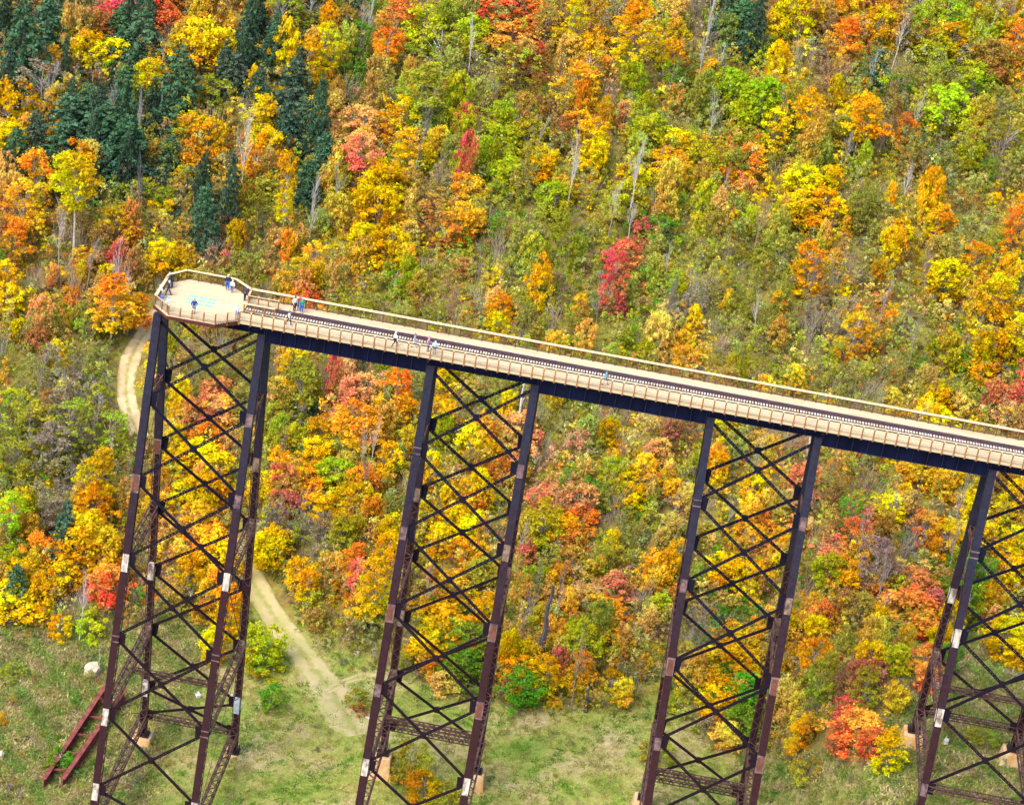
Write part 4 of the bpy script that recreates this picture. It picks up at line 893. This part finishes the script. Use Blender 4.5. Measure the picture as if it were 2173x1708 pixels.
for (d, z), L in desc.items():
    L.sort(key=lambda s: s[2]); n = len(L)
    for i, s in enumerate(L):
        if n == 1: s.append(f'{d} {z}')
        elif n == 2: s.append(f'{"left" if i == 0 else "right"} of two: {d} {z}')
        else: s.append(f'{"leftmost" if i == 0 else "rightmost" if i == n-1 else ORD[i+1]+" from left"}, {d} {z}')
PER = {'K': (.20, .17, .15), 'W': (.50, .47, .46), 'N': (.24, .20, .19), 'D': (.07, .06, .07)}
for s in specs:
    k, c, cx, cy, w_, h_, t_ = s[:7]
    g, wm, hm, tm = place_tree(k, c, cx, cy, w_, h_, t_)
    if not off_track(g[0], g[1], 2.2) and k != 's': g = g+np.array([0, 3.5, 0]); g[2] = float(hz(g[0], g[1]))
    root = empty(NM[k], (g[0], g[1], g[2]-.15), label=s[9], cat=CATS[k], group=GRP[k]); root.rotation_euler = (rnd.gauss(0, .02), rnd.gauss(0, .03), 0)
    def child(nm, me, col, loc=(0, 0, 0), sc=(1, 1, 1), rz=0):
        o = bpy.data.objects.new(nm, me); o.location = loc; o.scale = sc; o.rotation_euler.z = rz; o.color = (*col[:3], 1); link(o, root); return o
    rz = rnd.uniform(0, 6.28)
    if k in 'rtas':
        asp = hm/wm; kk = k
        if k == 'r' and asp > 1.6: kk = 't'
        if k == 't' and asp < 1.35: kk = 'r'
        cm, lm, W_, H_ = rnd.choice(PROTO[kk]); fs = 1.22; sc = (wm*fs/W_, wm*fs/W_, hm*1.04/H_); bc = rnd.choice(BARKC)
        child('crown', cm, jit_col(c), (0, 0, tm), sc, rz); child('limbs', lm, bc, (0, 0, tm), sc, rz)
        if k != 's': ts = max(.5, min(1.5, wm/6)); child('trunk', rnd.choice(TRUNK), bc, (0, 0, 0), (ts, ts, max(.06, (tm+.3*sc[2])/10)), rz)
    elif k == 'c':
        cm, lm, W_, H_ = rnd.choice(PROTO['c']); sc = (wm*1.4/W_, wm*1.4/W_, hm*1.05/H_)
        child('crown', cm, jit_col('K', .15), (0, 0, .1), sc, rz); child('limbs', lm, BARKC[1], (0, 0, .1), sc, rz)
    elif k == 'b':
        lm, W_, H_ = rnd.choice(PROTO['b']); f = hm/H_; child('limbs', lm, PER[c], (0, 0, 0), (max(wm/W_, f*.45), max(wm/W_, f*.45), f), rz)
    else:
        f = wm*.55; child('trunk', rnd.choice(SNAGS), PER[c], (0, 0, 0), (f, f, hm/10), rz)

# ------------------------------------------------------------------ undergrowth, woodland mass and meadow herbs: one object each, instanced from leafy clumps
def proto_collection(name, meshes):
    c = bpy.data.collections.new(name)
    for i, me in enumerate(meshes):
        o = bpy.data.objects.new(name+'_clump', me); c.objects.link(o)
    return c
def join_meshes(ms, name):
    out = []
    return ms
def undershrub(i, airy=False):
    n = 17 if not airy else 16; C = []; R = []; W_ = 3.0 if not airy else 2.5; H_ = 3.0 if not airy else 4.4; ph = RG.random()*6
    for _ in range(n):
        z = RG.random(); a = RG.random()*6.28; e = (math.sin(math.pi*(.25+.6*z))**.7)*W_/2*(1+.25*math.sin(2*a+ph)); rr = math.sqrt(RG.random())
        C.append((e*rr*math.cos(a), e*rr*math.sin(a), .15+z*H_*.92)); R.append(RG.uniform(.32, .55))
    return leaves_mesh('shrub', np.array(C), np.array(R), 48 if not airy else 30, .20, M_LEAFI)
def twiggy(i):
    segs = []
    for _ in range(26):
        a = RG.random()*6.28; L = RG.uniform(1.5, 3.8); sp_ = RG.uniform(.05, .45); p = np.array([RG.normal()*.35, RG.normal()*.35, 0.]); d = np.array([math.cos(a)*sp_, math.sin(a)*sp_, 1.]); q = p+d*L*.6; segs.append((p, q, .035, .02))
        for __ in range(3):
            e = d+RG.normal(size=3)*.35; e[2] = abs(e[2]); segs.append((q, q+e*L*.4, .018, .006))
    return tubes_mesh('twigs', segs, M_TINTB, 3)
M_TINTB = bpy.data.materials.new('tinted_twig'); M_TINTB.use_nodes = True
_a = M_TINTB.node_tree.nodes.new('ShaderNodeAttribute'); _a.attribute_type = 'INSTANCER'; _a.attribute_name = 'tint'
M_TINTB.node_tree.links.new(_a.outputs['Color'], M_TINTB.node_tree.nodes['Principled BSDF'].inputs['Base Color']); M_TINTB.node_tree.nodes['Principled BSDF'].inputs['Roughness'].default_value = .9
def herb(i):
    N = 46; p = np.stack([RG.normal(size=N)*.5, RG.normal(size=N)*.5, np.zeros(N)], 1); a = RG.random(N)*6.28; hgt = RG.uniform(.12, .42, N)
    t = np.stack([np.cos(a), np.sin(a), np.zeros(N)], 1); tip = p+np.stack([RG.normal(size=N)*.22, RG.normal(size=N)*.22, hgt], 1); wv = t*.10
    V = np.stack([p-wv*.5, p+wv*.5, (p+tip)/2+wv, tip], 1).reshape(-1, 3); F = np.arange(4*N).reshape(N, 4)
    me = np_mesh('herb', V, F, [M_LEAFI]); at = RG.random((N, 3)).astype(np.float32)
    x = me.attributes.new('leafvar', 'FLOAT_VECTOR', 'FACE'); x.data.foreach_set('vector', at.ravel()); return me
def scatter(name, P, scale, rot, idx, tint, coll, label):
    me = bpy.data.meshes.new(name); me.vertices.add(len(P)); me.vertices.foreach_set('co', np.asarray(P, np.float32).ravel())
    for nm, ty, arr, key in (('sc', 'FLOAT_VECTOR', scale, 'vector'), ('rz', 'FLOAT_VECTOR', rot, 'vector'), ('tint', 'FLOAT_COLOR', tint, 'color')):
        a = me.attributes.new(nm, ty, 'POINT'); a.data.foreach_set(key, np.asarray(arr, np.float32).ravel())
    a = me.attributes.new('idx', 'INT', 'POINT'); a.data.foreach_set('value', np.asarray(idx, np.int32))
    o = bpy.data.objects.new(name, me); link(o); tag(o, label, None, None, 'stuff')
    g = bpy.data.node_groups.new(name, 'GeometryNodeTree')
    g.interface.new_socket('Geometry', in_out='INPUT', socket_type='NodeSocketGeometry'); g.interface.new_socket('Geometry', in_out='OUTPUT', socket_type='NodeSocketGeometry')
    ni = g.nodes.new('NodeGroupInput'); no = g.nodes.new('NodeGroupOutput'); ip = g.nodes.new('GeometryNodeInstanceOnPoints'); ci = g.nodes.new('GeometryNodeCollectionInfo')
    ci.inputs['Collection'].default_value = coll; ci.inputs['Separate Children'].default_value = True; ci.inputs['Reset Children'].default_value = True
    def at(nm, ty):
        n = g.nodes.new('GeometryNodeInputNamedAttribute'); n.data_type = ty; n.inputs[0].default_value = nm; return n.outputs[0]
    L = g.links; L.new(ni.outputs[0], ip.inputs['Points']); L.new(ci.outputs[0], ip.inputs['Instance']); ip.inputs['Pick Instance'].default_value = True
    L.new(at('idx', 'INT'), ip.inputs['Instance Index']); L.new(at('sc', 'FLOAT_VECTOR'), ip.inputs['Scale'])
    e2r = g.nodes.new('FunctionNodeEulerToRotation'); L.new(at('rz', 'FLOAT_VECTOR'), e2r.inputs[0]); L.new(e2r.outputs[0], ip.inputs['Rotation'])
    L.new(ip.outputs[0], no.inputs[0]); md = o.modifiers.new('scatter', 'NODES'); md.node_group = g; return o
# instanced copies of tree crowns need the instancer tint
def retint(me, m_):
    c = me.copy(); c.materials.clear(); c.materials.append(m_); return c
shr = [undershrub(i) for i in range(4)]+[undershrub(i, True) for i in range(3)]+[twiggy(i) for i in range(3)]
big = [retint(PROTO[k][i][0], M_LEAFI) for k in 'rrr' for i in (0,)]
big = [retint(PROTO['r'][i][0], M_LEAFI) for i in range(4)]+[retint(PROTO['a'][i][0], M_LEAFI) for i in range(3)]+[retint(PROTO['c'][0][0], M_LEAFI)]+[retint(PROTO['b'][i][0], M_TINTB) for i in range(4)]
CS = proto_collection('shrub', shr); CB = proto_collection('wood', big); CH = proto_collection('herb', [herb(i) for i in range(5)])
def tint_of(c, sat=1.0):
    r = COLS[c]; f = 1+rnd.uniform(-.3, .25); gy = (r[0]+r[1]+r[2])/3; mute = rnd.choice([0, .1, .25, .4])*sat
    return [max(0, (v*(1-mute)+gy*mute)*f) for v in r]+[1]
P = []; SC = []; RT_ = []; ID = []; TI = []
BP = []; BS = []; BR = []; BI = []; BT_ = []
def add_big(g, wm, hm, c, kk):
    i = 7 if kk == 'c' else rnd.randrange(4) if kk == 'r' else 4+rnd.randrange(3); H_ = {'c': 9.0, 'r': 6.9}.get(kk, 10.2); W_ = 5.6 if kk == 'c' else 6.0
    BP.append(g); BS.append((wm/W_, wm/W_, hm/H_)); BR.append((0, 0, rnd.uniform(0, 6.28))); BI.append(i); BT_.append(tint_of(c, .6))
for s in EXTRA:
    g, wm, hm, tm = place_tree(*s[:7])
    if off_track(g[0], g[1], 2.2): add_big(g, wm*1.15, hm+tm, s[1], 'r' if s[0] != 'a' else 'a')
NB = 0
# walk the wooded slope in a jittered ground lattice
def fill(step, fn, x0=-150, x1=240, y0=20, y1=400, outside=False):
    y = y0
    while y < y1:
        x = x0
        st = step*(1+max(0, (y-60))/260)
        while x < x1:
            xx = x+rnd.uniform(-.5, .5)*st; yy = y+rnd.uniform(-.5, .5)*st; x += st
            zz = float(hz(xx, yy)); px, py, d = project((xx, yy, zz+1.2))
            ins = -120 < px < PW+120 and -260 < py < PH+60
            if ins != outside: fn(xx, yy, zz, px, py, d)
        y += st
def shrub_fn(x, y, z, px, py, d):
    if y < wood_line(x)+rnd.uniform(-2, 1) or not off_track(x, y, 2.7): return
    c = cell(px, py)
    if c in 'MT': c = rnd.choice('VVBLN')
    if rnd.random() < .34: c = rnd.choice('VVBLLVFBYN') if px > 650 else rnd.choice('VVBNLVFB')
    elif rnd.random() < .15: c = rnd.choice('YGLO')
    if c == 'K': c = rnd.choice('KKVN')
    tw = rnd.random() < (.26 if c in 'NB' else .05)
    s = rnd.uniform(.5, 1.15)*(1+max(0, y-60)/300); P.append((x, y, z-.1)); SC.append((s*rnd.uniform(.85, 1.2), s*rnd.uniform(.85, 1.2), s*rnd.uniform(.8, 1.35))); RT_.append((0, 0, rnd.uniform(0, 6.28)))
    ID.append(rnd.randrange(7, 10) if tw else rnd.randrange(7)); TI.append([v*rnd.uniform(.9, 1.2) for v in (.34, .27, .20)]+[1] if tw else tint_of(c))
fill(1.58, shrub_fn)
def mid_fn(x, y, z, px, py, d):
    if y < wood_line(x)+2.5 or not off_track(x, y, 4.2): return
    if rnd.random() < .15: return
    c = cell(px, py)
    if c in 'MT': return
    if c in 'OP' and rnd.random() < .5: c = rnd.choice('GGYV')
    if c in 'VN' and px > 650 and rnd.random() < .45: c = rnd.choice('LLYG')
    kk, wpx = DEF[c]; far = min(1.0, max(0, y-70)/90); wm = rnd.uniform(1.8, 4.2)*(1+.35*far); hm = wm*rnd.uniform(1.2, 2.2+.3*far)*(1.5 if kk == 'c' else 1)
    add_big((x, y, z-.2), wm, hm, c, kk)
fill(4.1, mid_fn)
# beyond the top of the photo the wood simply goes on
def far_fn(x, y, z, px, py, d):
    if py > -30 and 0 < px < PW: return
    if y < wood_line(x)+4: return
    c = cell(px, py)
    if c in 'MT': c = 'V'
    add_big((x, y, z-.2), rnd.uniform(5, 8), rnd.uniform(7, 12), c, DEF[c][0])
y = 40
while y < 420:
    x = -150
    while x < 300:
        xx = x+rnd.uniform(-3, 3); yy = y+rnd.uniform(-3, 3); zz = float(hz(xx, yy)); px, py, d = project((xx, yy, zz))
        if (px < -60 or px > PW+60 or py < -40) and -900 < px < PW+900: far_fn(xx, yy, zz, px, py, d)
        x += 7.5
    y += 7.5
def bare_fn(x, y, z, px, py, d):
    if y < wood_line(x)+8 or not off_track(x, y, 4): return
    if rnd.random() < (.35 if px > 900 and py < 700 else .65): return
    f = rnd.uniform(5.5, 12)/12.0; BP.append((x, y, z-.2)); BS.append((f*.7, f*.7, f)); BR.append((rnd.gauss(0, .05), rnd.gauss(0, .06), rnd.uniform(0, 6.28))); BI.append(8+rnd.randrange(4))
    BT_.append(rnd.choice([[.30, .27, .25, 1], [.40, .36, .33, 1], [.13, .10, .10, 1], [.22, .17, .14, 1], [.17, .13, .13, 1]]))
fill(9.5, bare_fn)
scatter('undergrowth', P, SC, RT_, ID, TI, CS, 'tangle of olive, rusty and lime undergrowth shrubs covering the slope')
scatter('woodland', BP, BS, BR, BI, BT_, CB, 'mass of small autumn trees filling the slope')
HPn = []; HS = []; HR = []; HI = []; HT = []
def herb_fn(x, y, z, px, py, d):
    if y > wood_line(x)+2: return
    if not off_track(x, y, 2.0) and rnd.random() < (.80 if py < 1430 else .62 if py < 1490 else .25): return
    rough = x < 4 or x > 74
    n = math.sin(x*.33+1)*math.sin(y*.29)+.6*math.sin(x*.9-y*.7)
    if rough:
        m2 = math.sin(x*.71+2)*math.cos(y*.63)+.7*math.sin(x*1.7+y*1.3)
        c = rnd.choice([(.22, .34, .07), (.18, .28, .06), (.28, .36, .08)]) if m2 > .45 else rnd.choice([(.46, .36, .20), (.54, .46, .26), (.40, .28, .17), (.36, .33, .10)]) if m2 < -.35 else rnd.choice([(.34, .35, .09), (.42, .38, .12), (.28, .30, .08), (.50, .44, .16)]); s = rnd.uniform(.5, 1.4)
    else:
        if rnd.random() < .35: return
        c = rnd.choice([(.20, .36, .04), (.28, .37, .06), (.15, .30, .03)]) if n > .15 else rnd.choice([(.48, .43, .13), (.54, .43, .22), (.42, .38, .11), (.34, .38, .08)]); s = rnd.uniform(.35, .8)
    f = rnd.uniform(.75, 1.25); HPn.append((x, y, z-.03)); HS.append((s, s, s)); HR.append((0, 0, rnd.uniform(0, 6.28))); HI.append(rnd.randrange(5)); HT.append([v*f for v in c]+[1])
fill(.72, herb_fn, -25, 125, -50, 60)
fill(1.5, herb_fn, -90, 190, -110, 60, True)
scatter('meadow_grass', HPn, HS, HR, HI, HT, CH, 'tufts of green and straw coloured meadow grass and weeds')
P = []; SC = []; RT_ = []; ID = []; TI = []
def weed_fn(x, y, z, px, py, d):
    if y > wood_line(x)+1 or not off_track(x, y, 3.0): return
    if not (x < 3 or x > 78 or y > wood_line(x)-3):
        if rnd.random() < .93: return
    elif rnd.random() < .35: return
    c = rnd.choice('VVBVFFLNV'); s = rnd.uniform(.12, .42)*(1.6 if rnd.random() < .15 else 1); P.append((x, y, z-.05)); SC.append((s*1.2, s*1.2, s*.8)); RT_.append((0, 0, rnd.uniform(0, 6.28))); ID.append(rnd.randrange(7)); TI.append([v*.8 for v in tint_of(c)[:3]]+[1])
fill(1.45, weed_fn, -25, 125, -50, 60)
scatter('weed_patch', P, SC, RT_, ID, TI, CS, 'low weeds and brambles on the rough ground')

# ------------------------------------------------------------------ people
DG = None
def skin_chain(verts, edges, radii, root=0, sub=1, name='body'):
    me = bpy.data.meshes.new(name); me.from_pydata(verts, edges, []); o = bpy.data.objects.new(name, me); COL.objects.link(o)
    md = o.modifiers.new('skin', 'SKIN'); md.use_smooth_shade = True
    for i, r in enumerate(radii):
        v = me.skin_vertices[0].data[i]; v.radius = (r, r) if not isinstance(r, tuple) else r; v.use_root = (i == root)
    sb = o.modifiers.new('sub', 'SUBSURF'); sb.levels = sub; sb.render_levels = sub
    dg = bpy.context.evaluated_depsgraph_get(); ev = o.evaluated_get(dg); nm = bpy.data.meshes.new_from_object(ev); bpy.data.objects.remove(o); nm.name = name
    nm.polygons.foreach_set('use_smooth', [True]*len(nm.polygons)); return nm
def person_meshes(pose):
    """facing -Y, 1.72 m tall"""
    st = {'stand': 0, 'walk': .26, 'lean': .05}[pose]; ln = .22 if pose == 'lean' else 0
    hipL = (.09, 0, .92); hipR = (-.09, 0, .92); knL = (.10, -st*.55-.01, .49); knR = (-.10, st*.35-.01, .49); anL = (.10, -st, .09); anR = (-.10, st, .09+.04*(st > 0.1)); tL = (.11, -st-.15, .04); tR = (-.11, st-.13, .04)
    ch = (0, -ln, 1.28); nk = (0, -ln*1.25, 1.47); hd = (0, -ln*1.5-.02, 1.60); top = (0, -ln*1.5-.01, 1.68)
    shL = (.19, -ln*1.1, 1.40); shR = (-.19, -ln*1.1, 1.40)
    if pose == 'lean': elL, elR, wrL, wrR = (.27, -ln-.12, 1.16), (-.27, -ln-.12, 1.16), (.17, -ln-.36, 1.12), (-.17, -ln-.36, 1.12)
    elif pose == 'walk': elL, elR, wrL, wrR = (.26, .12, 1.13), (-.26, -.08, 1.13), (.25, .12, .88), (-.25, -.26, .92)
    else: elL, elR, wrL, wrR = (.27, .03, 1.12), (-.27, .03, 1.12), (.24, -.10, .90), (-.24, -.10, .90)
    V = [(0, 0, .95), (0, -ln*.4, 1.1), ch, nk, hd, top, hipL, knL, anL, tL, hipR, knR, anR, tR, shL, elL, wrL, shR, elR, wrR]
    E = [(0, 1), (1, 2), (2, 3), (3, 4), (4, 5), (0, 6), (6, 7), (7, 8), (8, 9), (0, 10), (10, 11), (11, 12), (12, 13), (2, 14), (14, 15), (15, 16), (2, 17), (17, 18), (18, 19)]
    R = [(.13, .10), (.12, .09), (.14, .10), .052, (.078, .09), .05, .085, .058, .042, .035, .085, .058, .042, .035, .055, .042, .028, .055, .042, .028]
    for s, wi, w_ in ((1, 16, wrL), (-1, 19, wrR)):      # palm, four unequal fingers and a thumb
        el = elL if s > 0 else elR; d = np.array(w_)-np.array(el); d /= np.linalg.norm(d); sd_ = np.array([0, -1, 0.]) if abs(d[2]) > .5 else np.array([s*-1., 0, 0]); pl = np.array(w_)+d*.075
        V.append(tuple(pl)); pi = len(V)-1; E.append((wi, pi)); R.append((.032, .018))
        for q, L in zip((-.030, -.010, .010, .030), (.058, .075, .080, .070)):
            a = pl+sd_*q+d*.035; b = a+d*L*.55; c = b+d*L*.35+np.array([-s*.02, 0, -.004])
            V += [tuple(a), tuple(b), tuple(c)]; n = len(V); E += [(pi, n-3), (n-3, n-2), (n-2, n-1)]; R += [.0095, .0085, .0075]
        a = np.array(w_)+d*.03+sd_*.038; b = a+d*.035+sd_*.018; V += [tuple(a), tuple(b)]; n = len(V); E += [(wi, n-2), (n-2, n-1)]; R += [.011, .009]
    body = skin_chain(V, E, R, 0, 1, 'body'); body.materials.append(M_SKIN)
    b = np.array([hd]*1)[0]   # face and ears as small relief on the head
    mb = MB(); mb.bar((b[0], b[1]-.085, b[2]+.015), (b[0], b[1]-.112, b[2]-.018), .02, .018)
    for s in (-1, 1): mb.bar((s*.078, b[1], b[2]+.025), (s*.086, b[1]+.012, b[2]-.03), .02, .03)
    face = mb.mesh('nose_and_ears', [M_SKIN])
    mb = MB()
    for s in (-1, 1): mb.bar((s*.03-.009, b[1]-.088, b[2]+.02), (s*.03+.009, b[1]-.088, b[2]+.02), .012, .01)
    mb.bar((-.022, b[1]-.086, b[2]-.045), (.022, b[1]-.086, b[2]-.045), .01, .008)
    eyes = mb.mesh('eyes_and_mouth', [M_DARK])
    sh = skin_chain([(0, 0, .90), (0, -ln*.4, 1.1), ch, (0, -ln*1.2, 1.43), shL, elL, tuple(np.array(wrL)*.9+np.array(elL)*.1), shR, elR, tuple(np.array(wrR)*.9+np.array(elR)*.1)],
                    [(0, 1), (1, 2), (2, 3), (2, 4), (4, 5), (5, 6), (2, 7), (7, 8), (8, 9)], [(.165, .13), (.155, .12), (.175, .13), .07, .078, .062, .048, .078, .062, .048], 0, 1, 'jacket'); sh.materials.append(M_CLOTH)
    tr = skin_chain([(0, 0, .97), hipL, knL, tuple(np.array(anL)+[0, 0, .02]), hipR, knR, tuple(np.array(anR)+[0, 0, .02])], [(0, 1), (1, 2), (2, 3), (0, 4), (4, 5), (5, 6)], [(.15, .115), .10, .075, .062, .10, .075, .062], 0, 1, 'trousers'); tr.materials.append(M_CLOTH)
    hr = skin_chain([(hd[0], hd[1]+.028, hd[2]+.02), (hd[0], hd[1]+.015, hd[2]+.075), (hd[0], hd[1]+.045, hd[2]-.04)], [(0, 1), (0, 2)], [(.088, .085), (.07, .07), (.06, .05)], 0, 1, 'hair'); hr.materials.append(M_HAIRC)
    shoes = []
    for an, t in ((anL, tL), (anR, tR)):
        mb = MB(); mb.bar((an[0], an[1]+.07, an[2]-.045), (t[0], t[1]-.02, an[2]-.055), .10, .085, (0, 0, 1), w2=.08, h2=.05); me = mb.mesh('shoe', [M_SHOE]); shoes.append(me)
    return body, face, eyes, sh, tr, hr, shoes
PM = {p: person_meshes(p) for p in ('stand', 'walk', 'lean')}
WHT = (.80, .78, .72); NVY = (.012, .018, .07); JEAN = (.03, .10, .38); BLK = (.015, .015, .03)
def person(x, y, rz, pose, h, top, legs, hair, label, z=ZD):
    g = empty('person', (x, y, z+.005), label=label, cat='person'); g.rotation_euler.z = rz; f = h/1.72; g.scale = (f*1.06, f*1.06, f)
    body, face, eyes, sh, tr, hr, shoes = PM[pose]
    def ch(nm, me, col=None, par=g):
        o = bpy.data.objects.new(nm, me); link(o, par)
        if col: o.color = (*col, 1)
        return o
    b = ch('body', body); ch('nose_and_ears', face, None, b); ch('eyes_and_mouth', eyes, None, b)
    ch('jacket', sh, top); ch('trousers', tr, legs); ch('hair', hr, hair)
    for s in shoes: ch('shoe', s, (.35, .33, .30) if legs == JEAN else BLK)
PI = math.pi
person(.85, 1.95, -PI/2+.2, 'lean', 1.80, NVY, NVY, (.75, .55, .5), 'person in long dark navy coat at the far left corner railing of the lookout')
person(.95, -.05, -PI/2, 'walk', 1.72, NVY, NVY, WHT, 'person with white hair in dark clothes standing by the left lookout railing')
person(.60, -1.25, -PI/2, 'lean', 1.60, WHT, (.6, .58, .5), (.75, .7, .6), 'person dressed all in white bending over the left lookout railing')
person(.95, -3.0, 2.6, 'stand', 1.45, (.06, .12, .42), (.12, .4, .55), (.1, .1, .2), 'small person in blue behind the front left posts of the lookout railing')
person(1.9, -4.1, -.9, 'stand', 1.72, (.38, .68, .76), BLK, (.35, .55, .75), 'person in pale aqua jacket and black trousers at the front left lookout corner')
person(4.57, -3.45, PI+.3, 'stand', 1.76, (.015, .03, .22), (.10, .17, .42), (.30, .22, .2), 'lone person in dark blue sweater standing before the teal floor glass')
person(6.5, 3.98, .2, 'stand', 1.85, NVY, JEAN, WHT, 'person in open dark jacket over white shirt and jeans at the rear lookout railing')
person(7.13, 3.5, -.2, 'stand', 1.50, WHT, JEAN, (.8, .75, .6), 'shorter person in a white top and blue jeans near the rear lookout railing')
person(8.85, 2.15, PI-.6, 'lean', 1.66, (.02, .02, .06), NVY, WHT, 'person in white cap and navy clothes where the lookout narrows to the walkway')
person(9.1, -2.75, .5, 'stand', 1.70, WHT, (.16, .24, .55), (.8, .76, .66), 'person in white shirt and jeans at the front right corner of the lookout')
person(14.45, 1.75, .9, 'stand', 1.78, WHT, NVY, (.08, .07, .07), 'person in white coat and navy trousers, left of the trio on the far walkway')
person(14.85, 2.25, .5, 'stand', 1.70, (.55, .03, .04), (.05, .14, .45), (.6, .15, .15), 'person in red top between white coat and green jacket on the far walkway')
person(15.25, 1.65, .3, 'stand', 1.76, (.02, .25, .14), JEAN, (.25, .45, .4), 'person in green jacket and blue jeans, right of the trio on the far walkway')
person(14.56, -1.84, 1.2, 'walk', 1.62, WHT, BLK, (.12, .1, .12), 'person in white hooded top and black trousers walking beside the near railing')
person(26.2, -2.4, PI/2+.3, 'walk', 1.76, WHT, NVY, (.8, .76, .68), 'person in white top and navy trousers striding along the near walkway')
person(28.21, -1.7, PI/2, 'walk', 1.66, (.28, .24, .36), (.55, .52, .55), (.15, .16, .28), 'person in greyish purple top and pale trousers on the near walkway')
person(29.75, -2.0, 1.3, 'stand', 1.76, (.62, .25, .36), (.08, .2, .5), (.6, .3, .35), 'person in pink top and blue jeans above the second tower')
person(30.5, -2.4, PI, 'stand', 1.55, (.45, .68, .78), (.12, .25, .5), (.5, .7, .75), 'shorter person in pale blue top beside the person in pink')
person(48.94, -2.2, PI/2, 'walk', 1.72, (.03, .30, .50), (.42, .44, .46), (.12, .09, .08), 'lone person in bright teal jacket far along the near walkway')
